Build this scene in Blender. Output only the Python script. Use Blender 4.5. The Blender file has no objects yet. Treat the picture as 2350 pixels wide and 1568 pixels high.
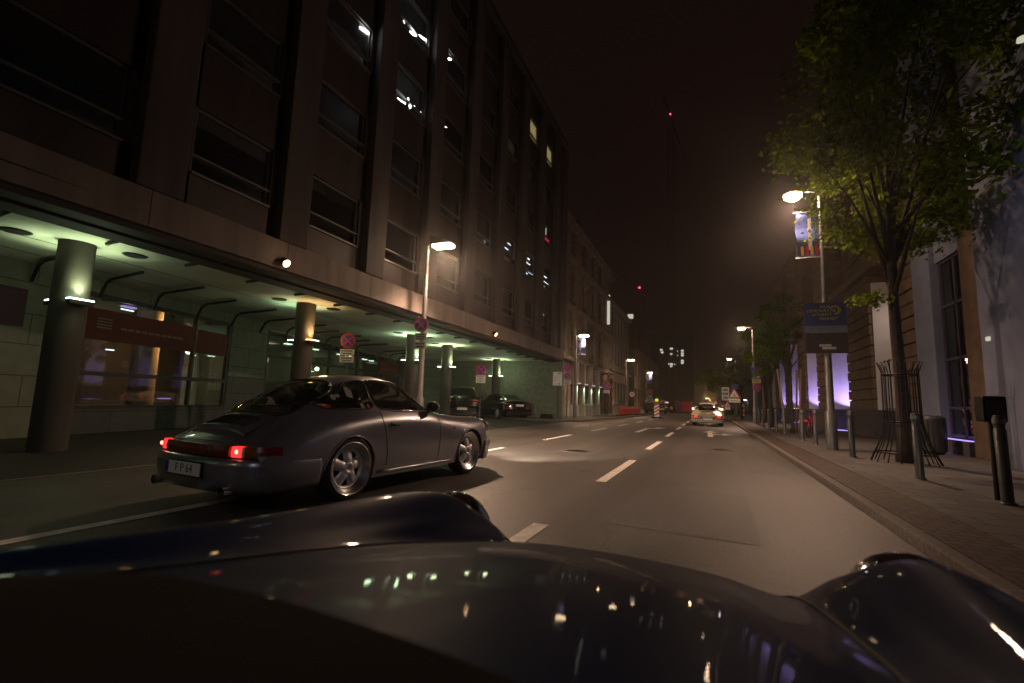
import bpy, bmesh, math, random
import numpy as np
from mathutils import Vector, Matrix
R = math.radians
rnd = random.Random(7)
SC = bpy.context.scene
COL = SC.collection

# ---------------------------------------------------------------- camera, world, exposure
CAM_H = 1.06
def cam_basis():
    yaw, pitch, roll = R(22.7), R(7.1), R(1.87)
    f = Vector((-math.sin(yaw)*math.cos(pitch), math.cos(yaw)*math.cos(pitch), math.sin(pitch)))
    r0 = Vector((math.cos(yaw), math.sin(yaw), 0)); u0 = r0.cross(f)
    r = r0*math.cos(roll) + u0*math.sin(roll); u = -r0*math.sin(roll) + u0*math.cos(roll)
    return r, u, f
cd = bpy.data.cameras.new('camera'); cam = bpy.data.objects.new('camera', cd); COL.objects.link(cam)
_r, _u, _f = cam_basis()
M = Matrix(((_r.x, _u.x, -_f.x, 0), (_r.y, _u.y, -_f.y, 0), (_r.z, _u.z, -_f.z, CAM_H), (0, 0, 0, 1)))
cam.matrix_world = M
cd.sensor_width = 36; cd.lens = 1087/2350*36
cd.clip_start = 0.02; cd.clip_end = 2000
cd.dof.use_dof = True; cd.dof.focus_distance = 6.5; cd.dof.aperture_fstop = 2.6
SC.camera = cam

w = bpy.data.worlds.new('World'); SC.world = w; w.use_nodes = True
nt = w.node_tree; nt.nodes.clear()
out = nt.nodes.new('ShaderNodeOutputWorld'); bg = nt.nodes.new('ShaderNodeBackground')
sky = nt.nodes.new('ShaderNodeTexSky'); sky.sky_type = 'NISHITA'; sky.sun_disc = False
sky.sun_elevation = R(-6); sky.sun_rotation = R(200)
mixn = nt.nodes.new('ShaderNodeMixRGB'); mixn.blend_type = 'ADD'; mixn.inputs['Fac'].default_value = 1
dim = nt.nodes.new('ShaderNodeMixRGB'); dim.blend_type = 'MULTIPLY'; dim.inputs['Fac'].default_value = 1
dim.inputs['Color2'].default_value = (.02, .02, .02, 1)
nt.links.new(sky.outputs[0], dim.inputs['Color1'])
nt.links.new(dim.outputs[0], mixn.inputs['Color1']); mixn.inputs['Color2'].default_value = (.088, .044, .034, 1)
nt.links.new(mixn.outputs[0], bg.inputs['Color']); bg.inputs['Strength'].default_value = 0.1
nt.links.new(bg.outputs[0], out.inputs['Surface'])
SC.view_settings.view_transform = 'Standard'; SC.view_settings.look = 'None'
SC.view_settings.exposure = -0.35; SC.view_settings.gamma = 1
SC.render.engine = 'CYCLES'
SC.cycles.use_denoising = True
SC.cycles.max_bounces = 6; SC.cycles.diffuse_bounces = 3; SC.cycles.glossy_bounces = 3
SC.cycles.transparent_max_bounces = 12; SC.cycles.transmission_bounces = 4
SC.cycles.sample_clamp_indirect = 1.5
SC.cycles.caustics_reflective = False; SC.cycles.caustics_refractive = False

# ---------------------------------------------------------------- materials
def _new(name):
    m = bpy.data.materials.new(name); m.use_nodes = True
    n = m.node_tree; n.nodes.clear()
    o = n.nodes.new('ShaderNodeOutputMaterial')
    return m, n, o
def mat(name, col, rough=.6, metal=0., var=.15, scale=6., coat=0., bump=0., bscale=60., spec=.5, col2=None, rvar=0., streak=False, cbump=0.):
    m, n, o = _new(name)
    b = n.nodes.new('ShaderNodeBsdfPrincipled'); n.links.new(b.outputs[0], o.inputs[0])
    tc = n.nodes.new('ShaderNodeTexCoord')
    nz = n.nodes.new('ShaderNodeTexNoise'); nz.inputs['Scale'].default_value = scale
    nz.inputs['Detail'].default_value = 5
    n.links.new(tc.outputs['Object'], nz.inputs['Vector'])
    rp = n.nodes.new('ShaderNodeValToRGB')
    rp.color_ramp.elements[0].position = .3; rp.color_ramp.elements[1].position = .7
    if streak:
        mp = n.nodes.new('ShaderNodeMapping'); mp.inputs['Scale'].default_value = (1, 1, .12); n.links.new(tc.outputs['Object'], mp.inputs[0]); n.links.new(mp.outputs[0], nz.inputs['Vector'])
    c0 = tuple(c*(1-var) for c in col) + (1,)
    c1 = tuple(min(1, c*(1+var)) for c in (col2 or col)) + (1,)
    rp.color_ramp.elements[0].color = c0; rp.color_ramp.elements[1].color = c1
    n.links.new(nz.outputs['Fac'], rp.inputs[0]); n.links.new(rp.outputs[0], b.inputs['Base Color'])
    b.inputs['Roughness'].default_value = rough; b.inputs['Metallic'].default_value = metal
    b.inputs['Specular IOR Level'].default_value = spec
    b.inputs['Coat Weight'].default_value = coat; b.inputs['Coat Roughness'].default_value = .03
    if cbump:
        n3 = n.nodes.new('ShaderNodeTexNoise'); n3.inputs['Scale'].default_value = 9; n3.inputs['Detail'].default_value = 6; n.links.new(tc.outputs['Object'], n3.inputs['Vector']); b3 = n.nodes.new('ShaderNodeBump'); b3.inputs['Strength'].default_value = cbump; b3.inputs['Distance'].default_value = .01; n.links.new(n3.outputs['Fac'], b3.inputs['Height']); n.links.new(b3.outputs[0], b.inputs['Coat Normal'])
    if rvar:
        mr = n.nodes.new('ShaderNodeMapRange'); mr.inputs[3].default_value = rough-rvar; mr.inputs[4].default_value = rough+rvar
        n.links.new(nz.outputs['Fac'], mr.inputs[0]); n.links.new(mr.outputs[0], b.inputs['Roughness'])
    if bump:
        n2 = n.nodes.new('ShaderNodeTexNoise'); n2.inputs['Scale'].default_value = bscale; n2.inputs['Detail'].default_value = 3
        n.links.new(tc.outputs['Object'], n2.inputs['Vector'])
        bp = n.nodes.new('ShaderNodeBump'); bp.inputs['Strength'].default_value = bump; bp.inputs['Distance'].default_value = .02
        n.links.new(n2.outputs['Fac'], bp.inputs['Height']); n.links.new(bp.outputs[0], b.inputs['Normal'])
    return m
def emis(name, col, s):
    m, n, o = _new(name)
    e = n.nodes.new('ShaderNodeEmission'); e.inputs[0].default_value = col + (1,); e.inputs[1].default_value = s
    n.links.new(e.outputs[0], o.inputs[0]); return m
def glass(name, tint=(.5, .55, .52), refl=.10, rough=.02):
    m, n, o = _new(name)
    t = n.nodes.new('ShaderNodeBsdfTransparent'); t.inputs[0].default_value = tint + (1,)
    g = n.nodes.new('ShaderNodeBsdfGlossy'); g.inputs['Roughness'].default_value = rough; g.inputs[0].default_value = (.9, .9, .9, 1)
    lw = n.nodes.new('ShaderNodeLayerWeight'); lw.inputs[0].default_value = .25
    mr = n.nodes.new('ShaderNodeMapRange'); mr.inputs[3].default_value = refl; mr.inputs[4].default_value = .8
    n.links.new(lw.outputs['Fresnel'], mr.inputs[0])
    mx = n.nodes.new('ShaderNodeMixShader')
    n.links.new(mr.outputs[0], mx.inputs[0]); n.links.new(t.outputs[0], mx.inputs[1]); n.links.new(g.outputs[0], mx.inputs[2])
    n.links.new(mx.outputs[0], o.inputs[0]); return m
def blocks(name, col, mortar, bw=.9, bh=.4, rough=.7, msize=.012, axes='YZ', var=.2, bump=.3):
    """stone cladding: brick texture on two world axes"""
    m, n, o = _new(name)
    b = n.nodes.new('ShaderNodeBsdfPrincipled'); n.links.new(b.outputs[0], o.inputs[0]); b.inputs['Roughness'].default_value = rough
    g = n.nodes.new('ShaderNodeNewGeometry'); sp = n.nodes.new('ShaderNodeSeparateXYZ'); cb = n.nodes.new('ShaderNodeCombineXYZ')
    n.links.new(g.outputs['Position'], sp.inputs[0])
    n.links.new(sp.outputs['XYZ'.index(axes[0])], cb.inputs[0]); n.links.new(sp.outputs['XYZ'.index(axes[1])], cb.inputs[1])
    br = n.nodes.new('ShaderNodeTexBrick'); br.inputs['Scale'].default_value = 1
    br.inputs['Brick Width'].default_value = bw; br.inputs['Row Height'].default_value = bh; br.inputs['Mortar Size'].default_value = msize
    br.inputs['Color1'].default_value = tuple(c*(1-var) for c in col)+(1,); br.inputs['Color2'].default_value = tuple(c*(1+var) for c in col)+(1,)
    br.inputs['Mortar'].default_value = tuple(mortar)+(1,)
    n.links.new(cb.outputs[0], br.inputs['Vector'])
    nz = n.nodes.new('ShaderNodeTexNoise'); nz.inputs['Scale'].default_value = 4; nz.inputs['Detail'].default_value = 6
    n.links.new(g.outputs['Position'], nz.inputs['Vector'])
    mx = n.nodes.new('ShaderNodeMixRGB'); mx.blend_type = 'MULTIPLY'; mx.inputs[0].default_value = .5
    n.links.new(br.outputs['Color'], mx.inputs[1]); n.links.new(nz.outputs['Fac'], mx.inputs[2]); n.links.new(mx.outputs[0], b.inputs['Base Color'])
    bp = n.nodes.new('ShaderNodeBump'); bp.inputs['Strength'].default_value = bump; bp.inputs['Distance'].default_value = .02; bp.invert = True
    n.links.new(br.outputs['Fac'], bp.inputs['Height']); n.links.new(bp.outputs[0], b.inputs['Normal'])
    return m
def asphalt(name, col, rough=.62, tracks=False):
    m, n, o = _new(name)
    b = n.nodes.new('ShaderNodeBsdfPrincipled'); n.links.new(b.outputs[0], o.inputs[0])
    g = n.nodes.new('ShaderNodeNewGeometry')
    f = n.nodes.new('ShaderNodeTexNoise'); f.inputs['Scale'].default_value = 42; f.inputs['Detail'].default_value = 8; f.inputs['Roughness'].default_value = .7
    c = n.nodes.new('ShaderNodeTexNoise'); c.inputs['Scale'].default_value = .5; c.inputs['Detail'].default_value = 6; c.inputs['Distortion'].default_value = .6
    mp = n.nodes.new('ShaderNodeMapping'); mp.inputs['Scale'].default_value = (1, .18, 1)
    n.links.new(g.outputs['Position'], f.inputs['Vector']); n.links.new(g.outputs['Position'], mp.inputs[0]); n.links.new(mp.outputs[0], c.inputs['Vector'])
    mul = n.nodes.new('ShaderNodeMixRGB'); mul.blend_type = 'MULTIPLY'; mul.inputs[0].default_value = 1
    r1 = n.nodes.new('ShaderNodeValToRGB'); r1.color_ramp.elements[0].position = .35; r1.color_ramp.elements[1].position = .68
    r1.color_ramp.elements[0].color = tuple(x*.45 for x in col)+(1,); r1.color_ramp.elements[1].color = tuple(x*1.75 for x in col)+(1,)
    r2 = n.nodes.new('ShaderNodeValToRGB'); r2.color_ramp.elements[0].color = (.72, .72, .72, 1); r2.color_ramp.elements[1].color = (1.15, 1.12, 1.1, 1)
    r2.color_ramp.elements[0].position = .3; r2.color_ramp.elements[1].position = .7
    n.links.new(f.outputs['Fac'], r1.inputs[0]); n.links.new(c.outputs['Fac'], r2.inputs[0])
    n.links.new(r1.outputs[0], mul.inputs[1]); n.links.new(r2.outputs[0], mul.inputs[2]); n.links.new(mul.outputs[0], b.inputs['Base Color'])
    b.inputs['Roughness'].default_value = rough
    if tracks:
        mt = n.nodes.new('ShaderNodeMapping'); mt.inputs['Scale'].default_value = (1, .012, 1); nt_ = n.nodes.new('ShaderNodeTexNoise'); nt_.inputs['Scale'].default_value = 1.6; nt_.inputs['Detail'].default_value = 3
        n.links.new(g.outputs['Position'], mt.inputs[0]); n.links.new(mt.outputs[0], nt_.inputs['Vector'])
        r3 = n.nodes.new('ShaderNodeValToRGB'); r3.color_ramp.elements[0].position = .35; r3.color_ramp.elements[1].position = .65; r3.color_ramp.elements[0].color = (.74, .74, .74, 1); r3.color_ramp.elements[1].color = (1.1, 1.1, 1.1, 1); n.links.new(nt_.outputs['Fac'], r3.inputs[0])
        vo = n.nodes.new('ShaderNodeTexVoronoi'); vo.feature = 'DISTANCE_TO_EDGE'; vo.inputs['Scale'].default_value = .42
        dn = n.nodes.new('ShaderNodeTexNoise'); dn.inputs['Scale'].default_value = 1.3; dn.inputs['Detail'].default_value = 5; vm = n.nodes.new('ShaderNodeVectorMath'); vm.operation = 'MULTIPLY_ADD'; vm.inputs[1].default_value = (1.2, 1.2, 0)
        n.links.new(g.outputs['Position'], dn.inputs['Vector']); n.links.new(dn.outputs['Color'], vm.inputs[0]); n.links.new(g.outputs['Position'], vm.inputs[2]); n.links.new(vm.outputs[0], vo.inputs['Vector'])
        r4 = n.nodes.new('ShaderNodeValToRGB'); r4.color_ramp.elements[0].position = .0; r4.color_ramp.elements[1].position = .010; r4.color_ramp.elements[0].color = (.55, .55, .55, 1); r4.color_ramp.elements[1].color = (1, 1, 1, 1); n.links.new(vo.outputs['Distance'], r4.inputs[0])
        m2 = n.nodes.new('ShaderNodeMixRGB'); m2.blend_type = 'MULTIPLY'; m2.inputs[0].default_value = 1; m3 = n.nodes.new('ShaderNodeMixRGB'); m3.blend_type = 'MULTIPLY'; m3.inputs[0].default_value = 1
        n.links.new(mul.outputs[0], m2.inputs[1]); n.links.new(r3.outputs[0], m2.inputs[2]); n.links.new(m2.outputs[0], m3.inputs[1]); n.links.new(r4.outputs[0], m3.inputs[2]); n.links.new(m3.outputs[0], b.inputs['Base Color'])
        mr = n.nodes.new('ShaderNodeMapRange'); mr.inputs[3].default_value = rough-.10; mr.inputs[4].default_value = rough+.14; n.links.new(c.outputs['Fac'], mr.inputs[0]); n.links.new(mr.outputs[0], b.inputs['Roughness'])
    bp = n.nodes.new('ShaderNodeBump'); bp.inputs['Strength'].default_value = .35; bp.inputs['Distance'].default_value = .01
    n.links.new(f.outputs['Fac'], bp.inputs['Height']); n.links.new(bp.outputs[0], b.inputs['Normal'])
    return m
def leafmat(name, c1, c2):
    m, n, o = _new(name)
    g = n.nodes.new('ShaderNodeNewGeometry'); rp = n.nodes.new('ShaderNodeValToRGB')
    rp.color_ramp.elements[0].color = c1+(1,); rp.color_ramp.elements[1].color = c2+(1,)
    n.links.new(g.outputs['Random Per Island'], rp.inputs[0])
    d = n.nodes.new('ShaderNodeBsdfDiffuse'); t = n.nodes.new('ShaderNodeBsdfTranslucent'); mx = n.nodes.new('ShaderNodeMixShader'); mx.inputs[0].default_value = .4
    n.links.new(rp.outputs[0], d.inputs[0]); n.links.new(rp.outputs[0], t.inputs[0])
    n.links.new(d.outputs[0], mx.inputs[1]); n.links.new(t.outputs[0], mx.inputs[2]); n.links.new(mx.outputs[0], o.inputs[0])
    return m

WARM = (1., .63, .42)
MT = dict(
    road=asphalt('asphalt_road', (.086, .077, .072), .47, True), lot=asphalt('asphalt_forecourt', (.030, .028, .027), .8),
    paint=mat('road_paint', (.78, .73, .67), .5, var=.25, scale=9), ypaint=mat('yellow_road_paint', (.7, .42, .05), .5, var=.2, scale=14),
    dark=mat('dark_metal', (.012, .012, .013), .4, .5), black=mat('black_plastic', (.008, .008, .009), .45, var=.1), rubber=mat('rubber', (.012, .012, .012), .75),
    steel=mat('grey_painted_steel', (.065, .07, .078), .42, .3, bump=.1), pole=mat('pole_galvanised', (.15, .15, .15), .45, .5, bump=.08),
    stone=mat('fascia_stone', (.20, .165, .15), .75, var=.25, scale=3, streak=True, bump=.15, bscale=40),
    pil=mat('pilaster_stone', (.078, .064, .066), .75, var=.3, scale=3, streak=True, bump=.15, bscale=40),
    span=mat('spandrel_metal', (.058, .042, .042), .55, .2, var=.3, scale=2, streak=True), lip=mat('fascia_soffit', (.035, .028, .026), .7),
    ceil=mat('canopy_ceiling', (.55, .57, .47), .6, var=.22, scale=.8), col=mat('column_render', (.085, .074, .063), .7, var=.3, scale=2.5, bump=.2, streak=True),
    tile=blocks('wall_tiles', (.27, .285, .22), (.10, .10, .08), 1.25, .62, .6, .012, 'YZ', .06, .1),
    tiledark=blocks('plinth_tiles', (.10, .105, .11), (.03, .03, .03), 1.25, .5, .6, .012, 'YZ', .1, .1),
    endwall=mat('rough_end_wall', (.17, .19, .15), .85, var=.25, scale=5, bump=.5, bscale=25),
    red=mat('red_panel', (.34, .012, .008), .5, var=.1), white=mat('white_sheet', (.78, .78, .76), .5, var=.04), whitesign=mat('reflective_white', (.9, .9, .9), .35, var=.02),
    signred=mat('sign_red', (.62, .01, .03), .4, var=.04), signblue=mat('sign_blue', (.01, .03, .35), .4, var=.04), signblack=mat('sign_black', (.02, .02, .02), .5),
    yellow=mat('sign_yellow', (.8, .55, .02), .5, var=.06), orangeplastic=mat('orange_lens', (.8, .18, .01), .3, var=.05),
    wood=mat('timber_stake', (.30, .19, .11), .8, var=.2), bark=mat('bark', (.045, .034, .027), .9, var=.35, scale=8, bump=.8, bscale=18),
    leaf=leafmat('leaf_green', (.06, .10, .008), (.20, .26, .02)), leafd=leafmat('leaf_dark', (.03, .07, .012), (.07, .13, .02)),
    rust=mat('sandstone_pier', (.13, .088, .062), .85, var=.25, scale=3, bump=.5, bscale=20), rend=mat('grey_render', (.15, .17, .25), .85, var=.12, scale=2, bump=.2, bscale=40),
    lilac=mat('pale_render', (.62, .58, .62), .85, var=.08, scale=1.5, bump=.15), plinth=mat('dark_plinth', (.06, .05, .06), .8, var=.2, scale=2, bump=.3),
    old=mat('old_sandstone', (.26, .21, .17), .9, var=.3, scale=2.5, bump=.6, bscale=12), pale=mat('pale_stucco', (.36, .33, .32), .85, var=.15, scale=2, bump=.2),
    pave=blocks('pavement_slabs', (.115, .105, .10), (.05, .045, .04), .5, .35, .85, .012, 'XY', .2, .3), kerb=mat('kerb_granite', (.12, .10, .09), .8, var=.3, scale=20, bump=.3),
    gutter=blocks('brown_setts', (.085, .052, .040), (.03, .02, .015), .16, .12, .8, .014, 'XY', .25, .5),
    zinc=mat('roof_zinc', (.06, .06, .065), .6), frame=mat('window_frame', (.03, .03, .035), .5),
    wglass=glass('window_glass', (.75, .77, .78), .12, .03), shopglass=glass('shop_glass', (.75, .78, .74), .07, .02), room=mat('room_dark', (.05, .045, .04), .9), officeroom=mat('office_interior', (.50, .48, .50), .9, var=.4, scale=.7),
    roomgreen=mat('shop_interior', (.36, .38, .30), .9, var=.2, scale=1.2), carglass=glass('car_glass', (.86, .88, .86), .06, .0), darkglass=mat('privacy_glass', (.008, .010, .010), .05, 0, spec=.7),
    chrome=mat('chrome_trim', (.75, .72, .70), .12, 1, var=.03), rim=mat('polished_rim', (.80, .79, .82), .24, 1, var=.06, scale=10), rimface=mat('silver_wheel_face', (.78, .78, .80), .45, .45, var=.08), 
    cargrey=mat('paint_grey_violet', (.23, .24, .285), .30, .65, var=.10, scale=160, coat=1.), carblue=mat('paint_dark_blue', (.0018, .011, .044), .5, .0, var=.1, scale=60, coat=.22, spec=.03, cbump=.05),
    carcream=mat('paint_cream', (.72, .58, .40), .35, 0, var=.03, coat=.8), carblack=mat('paint_black', (.006, .007, .007), .25, .1, var=.1, coat=1.),
    matte=mat('matte_black_scuttle', (.030, .021, .017), .95, spec=.05), leather=mat('seat_leather', (.03, .028, .028), .55), tailred=mat('tail_reflector_red', (.16, .005, .006), .2, 0, var=.25, scale=30, coat=1.), tailamber=mat('tail_lens_amber', (.22, .05, .01), .2, coat=1.), tailwhite=mat('tail_lens_clear', (.6, .55, .5), .2, coat=1.),
    headlens=mat('headlight_lens', (.35, .36, .38), .08, .6, coat=1.),
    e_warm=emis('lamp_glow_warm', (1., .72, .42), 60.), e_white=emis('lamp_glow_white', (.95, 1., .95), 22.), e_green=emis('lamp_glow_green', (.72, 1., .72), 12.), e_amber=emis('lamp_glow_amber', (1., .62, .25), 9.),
    e_red=emis('tail_lamp_red', (1., .03, .03), 2.4), e_redhot=emis('tail_bulb', (1., .22, .15), 6.), e_redlight=emis('obstacle_light_red', (1., .05, .07), 10.), e_win=emis('lit_window_yellow', (.86, .70, .33), 1.2), e_winw=emis('lit_window_white', (.9, .88, .68), .8),
    e_purple=emis('lamp_glow_purple', (.5, .36, 1.), 1.6), e_blue=emis('lamp_glow_blue', (.75, .85, 1.), 5.), e_orange=emis('interior_column_glow', (1., .5, .2), .38), e_dimwin=emis('dim_window', (.6, .7, .55), .12), e_tower=emis('tower_window', (1., .95, .75), 1.1), e_head=emis('headlight_glow', (1., .92, .8), 12.), e_yel=emis('warning_lamp', (1., .75, .05), 1.2),
    e_redsign=emis('lit_red_lettering', (1., .03, .06), 1.1),
)

# ---------------------------------------------------------------- mesh helpers
class MB:
    def __init__(s): s.v = []; s.f = []; s.mi = []; s.mats = []; s.cur = 0; s.sm = []; s.smooth = False
    def use(s, m):
        if m not in s.mats: s.mats.append(m)
        s.cur = s.mats.index(m); return s
    def add(s, vs, fs):
        o = len(s.v); s.v += [tuple(v) for v in vs]
        for f in fs: s.f.append(tuple(o+i for i in f)); s.mi.append(s.cur); s.sm.append(s.smooth)
        return s
    def box(s, x0, x1, y0, y1, z0, z1, rz=0, c=None):
        vs = [(x, y, z) for x in (x0, x1) for y in (y0, y1) for z in (z0, z1)]
        if rz:
            cx, cy = c or ((x0+x1)/2, (y0+y1)/2)
            vs = [(cx+(x-cx)*math.cos(rz)-(y-cy)*math.sin(rz), cy+(x-cx)*math.sin(rz)+(y-cy)*math.cos(rz), z) for x, y, z in vs]
        return s.add(vs, [(0, 1, 3, 2), (4, 6, 7, 5), (0, 4, 5, 1), (2, 3, 7, 6), (0, 2, 6, 4), (1, 5, 7, 3)])
    def beam(s, p, q, wd, z0, z1):
        """box between plan points p and q, width wd (towards the left of p->q)"""
        p = Vector(p); q = Vector(q); d = (q-p).normalized(); nrm = Vector((-d.y, d.x))*wd
        vs = [(a.x, a.y, z) for a in (p, q, q+nrm, p+nrm) for z in (z0, z1)]
        return s.add(vs, [(0, 1, 3, 2), (2, 3, 5, 4), (4, 5, 7, 6), (6, 7, 1, 0), (0, 2, 4, 6), (1, 7, 5, 3)])
    def prism(s, pts, z0, z1):
        n = len(pts); vs = [(x, y, z0) for x, y in pts]+[(x, y, z1) for x, y in pts]
        return s.add(vs, [tuple(range(n))[::-1], tuple(range(n, 2*n))]+[(i, (i+1) % n, n+(i+1) % n, n+i) for i in range(n)])
    def sheet(s, pts, z): return s.add([(x, y, z) for x, y in pts], [tuple(range(len(pts)))])
    def cyl(s, p, q, r0, r1=None, n=16, cap=True):
        r1 = r0 if r1 is None else r1
        p = Vector(p); q = Vector(q); d = (q-p).normalized(); a = d.orthogonal().normalized(); b = d.cross(a)
        vs = []
        for c, r in ((p, r0), (q, r1)):
            for i in range(n):
                t = 2*math.pi*i/n; vs.append(c+a*(r*math.cos(t))+b*(r*math.sin(t)))
        fs = [(i, (i+1) % n, n+(i+1) % n, n+i) for i in range(n)]
        if cap: fs += [tuple(range(n))[::-1], tuple(range(n, 2*n))]
        return s.add(vs, fs)
    def tube(s, pts, r, n=6, closed=False):
        P = [Vector(p) for p in pts]; m = len(P)
        if m < 2: return s
        vs = []; prev = None
        for i in range(m):
            a = P[i-1] if (i > 0 or closed) else P[i]; b = P[(i+1) % m] if (i < m-1 or closed) else P[i]
            d = (b-a)
            d = d.normalized() if d.length > 1e-9 else Vector((1, 0, 0))
            if prev is None: u = d.orthogonal().normalized()
            else:
                u = prev-d*prev.dot(d); u = u.normalized() if u.length > 1e-6 else d.orthogonal().normalized()
            prev = u; v = d.cross(u)
            rr = r[i] if isinstance(r, (list, tuple)) else r
            for k in range(n):
                t = 2*math.pi*k/n; vs.append(P[i]+u*(rr*math.cos(t))+v*(rr*math.sin(t)))
        fs = []
        for i in range(m if closed else m-1):
            for k in range(n):
                j = (i+1) % m; fs.append((i*n+k, i*n+(k+1) % n, j*n+(k+1) % n, j*n+k))
        if not closed: fs += [tuple(range(n))[::-1], tuple(range((m-1)*n, m*n))]
        return s.add(vs, fs)
    def lathe(s, prof, c=(0, 0, 0), axis='z', n=32, a0=0, a1=2*math.pi):
        full = abs(a1-a0-2*math.pi) < 1e-6; vs = []; m = n if full else n+1
        for i in range(m):
            t = a0+(a1-a0)*i/n
            for r, h in prof:
                x, y = r*math.cos(t), r*math.sin(t)
                p = {'z': (x, y, h), 'y': (x, h, y), 'x': (h, x, y)}[axis]
                vs.append((c[0]+p[0], c[1]+p[1], c[2]+p[2]))
        k = len(prof); fs = []
        for i in range(n):
            j = (i+1) % m
            for q in range(k-1): fs.append((i*k+q, j*k+q, j*k+q+1, i*k+q+1))
        return s.add(vs, fs)
    def build(s, name, m=None, parent=None, smooth=False, loc=None, rz=None, bevel=0):
        me = bpy.data.meshes.new(name); me.from_pydata(s.v, [], s.f)
        ms = s.mats or [m]
        for x in ms: me.materials.append(MT[x] if isinstance(x, str) else x)
        for i, p in enumerate(me.polygons):
            p.use_smooth = smooth or s.sm[i]
            if s.mats: p.material_index = s.mi[i]
        bm = bmesh.new(); bm.from_mesh(me); bmesh.ops.recalc_face_normals(bm, faces=bm.faces); bm.to_mesh(me); bm.free()
        o = bpy.data.objects.new(name, me); COL.objects.link(o)
        if parent: o.parent = parent
        if loc: o.location = loc
        if rz is not None: o.rotation_euler = (0, 0, rz)
        if bevel:
            b = o.modifiers.new('bevel', 'BEVEL'); b.width = bevel; b.segments = 2; b.limit_method = 'ANGLE'
        return o
def tag(o, label=None, cat=None, group=None, kind=None):
    if label: o['label'] = label
    if cat: o['category'] = cat
    if group: o['group'] = group
    if kind: o['kind'] = kind
    return o
def empty(name, label, cat, loc=(0, 0, 0), rz=0, group=None):
    o = bpy.data.objects.new(name, None); COL.objects.link(o); o.location = loc; o.rotation_euler = (0, 0, rz)
    o.empty_display_size = .2
    return tag(o, label, cat, group)
def struct(mb, name, m, **k): return tag(mb.build(name, m, **k), kind='structure')
def copy_tree(o, parent=None):
    c = o.copy(); COL.objects.link(c); c.parent = parent
    for ch in list(o.children): copy_tree(ch, c)
    return c
def light(name, typ, loc, power, col, parent=None, rot=(0, 0, 0), size=.3, spot=None, blend=.5, size_y=None):
    l = bpy.data.lights.new(name, typ); l.energy = power; l.color = col
    if typ == 'AREA':
        l.size = size
        if size_y: l.shape = 'RECTANGLE'; l.size_y = size_y
    elif typ in ('POINT', 'SPOT'): l.shadow_soft_size = size
    if typ == 'SPOT': l.spot_size = spot; l.spot_blend = blend
    o = bpy.data.objects.new(name, l); COL.objects.link(o); o.location = loc; o.rotation_euler = rot
    if parent: o.parent = parent
    return o
def aim(o, target):
    d = Vector(target)-o.location; o.rotation_euler = d.to_track_quat('-Z', 'Y').to_euler(); return o
def text(body, name, m, parent, loc, rot, size, ext=.002, align='CENTER', shear=0):
    c = bpy.data.curves.new(name, 'FONT'); c.body = body; c.size = size; c.extrude = ext; c.align_x = align; c.align_y = 'CENTER'; c.shear = shear
    c.resolution_u = 3; c.materials.append(MT[m])
    tmp = bpy.data.objects.new('tmp_text', c); COL.objects.link(tmp); bpy.context.view_layer.update()
    me = bpy.data.meshes.new_from_object(tmp.evaluated_get(bpy.context.evaluated_depsgraph_get())); bpy.data.objects.remove(tmp); bpy.data.curves.remove(c)
    if not me.materials: me.materials.append(MT[m])
    o = bpy.data.objects.new(name, me); COL.objects.link(o); o.parent = parent; o.location = loc; o.rotation_euler = rot
    return o

# ---------------------------------------------------------------- ground
g = MB().sheet([(-90, -60), (90, -60), (90, 330), (-90, 330)], -.008); struct(g, 'ground', 'lot')
struct(MB().sheet([(-7.15, -40), (1.5, -40), (1.5, 140), (-7.15, 140)], 0.), 'road', 'road')
struct(MB().sheet([(-22, -40), (-7.16, -40), (-7.16, 26.9), (-22, 26.9)], -.003), 'forecourt', 'lot')
# markings
mk = MB()
def stripe(p, q, wd=.14, z=.005):
    p = Vector(p); q = Vector(q); d = (q-p).normalized(); nn = Vector((-d.y, d.x))*wd/2
    mk.sheet([p-nn, q-nn, q+nn, p+nn], z)
for k in range(-2, 9):
    a = 1.22+5.38*k; stripe((-1.39, a), (-1.37, a+2.85))
for k in range(-2, 8):
    a = 1.0+5.5*k+1.0-.3
    x = -4.42+.012*a; stripe((x, a), (x+.03, a+2.8), .13)
for a in (44, 50, 56, 62): stripe((-1.2, a), (-1.2, a+2.8))
# straight-and-right arrow in the right lane, bent arrow in the middle lane
def poly(pts, ox, oy, z=.005): mk.sheet([(ox+x, oy+y) for x, y in pts], z)
poly([(-.09, 0), (.09, 0), (.09, 3.0), (-.09, 3.0)], 0, 18.6); poly([(-.33, 3.0), (.33, 3.0), (0, 4.7)], 0, 18.6)
poly([(.09, 1.3), (.45, 1.75), (.45, 2.0), (.09, 1.75)], 0, 18.6); poly([(.45, 1.4), (.9, 2.05), (.45, 2.6)], 0, 18.6)
poly([(-.09, 0), (.09, 0), (.09, 3.6), (-.09, 3.6)], -2.62, 19.0); poly([(.09, 3.3), (.35, 3.9), (.3, 4.5), (-.09, 3.6)], -2.62, 19.0); poly([(.3, 3.6), (.75, 4.4), (.28, 5.0)], -2.62, 19.0)
struct(mk, 'lane_markings', 'paint')
mk = MB(); stripe((-7.2, 2), (-7.12, 25.), .09); stripe((-9.7, 20.0), (-7.2, 18.2), .08); stripe((-12.6, 26.3), (-7.2, 20.4), .08); stripe((-12.6, 22.0), (-7.2, 16.2), .08)
struct(mk, 'bay_markings', mat('worn_paint', (.16, .15, .14), .7, var=.5, scale=12))
mk = MB()
stripe((-6.0, 22.2), (-4.9, 20.8), .09); stripe((-5.4, 20.0), (-5.5, 23.4), .09, .009); stripe((-5.5, 24.0), (-5.46, 26.7), .1); stripe((-5.44, 26.7), (-4.85, 30), .1)
struct(mk, 'temporary_markings', 'ypaint')
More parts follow.
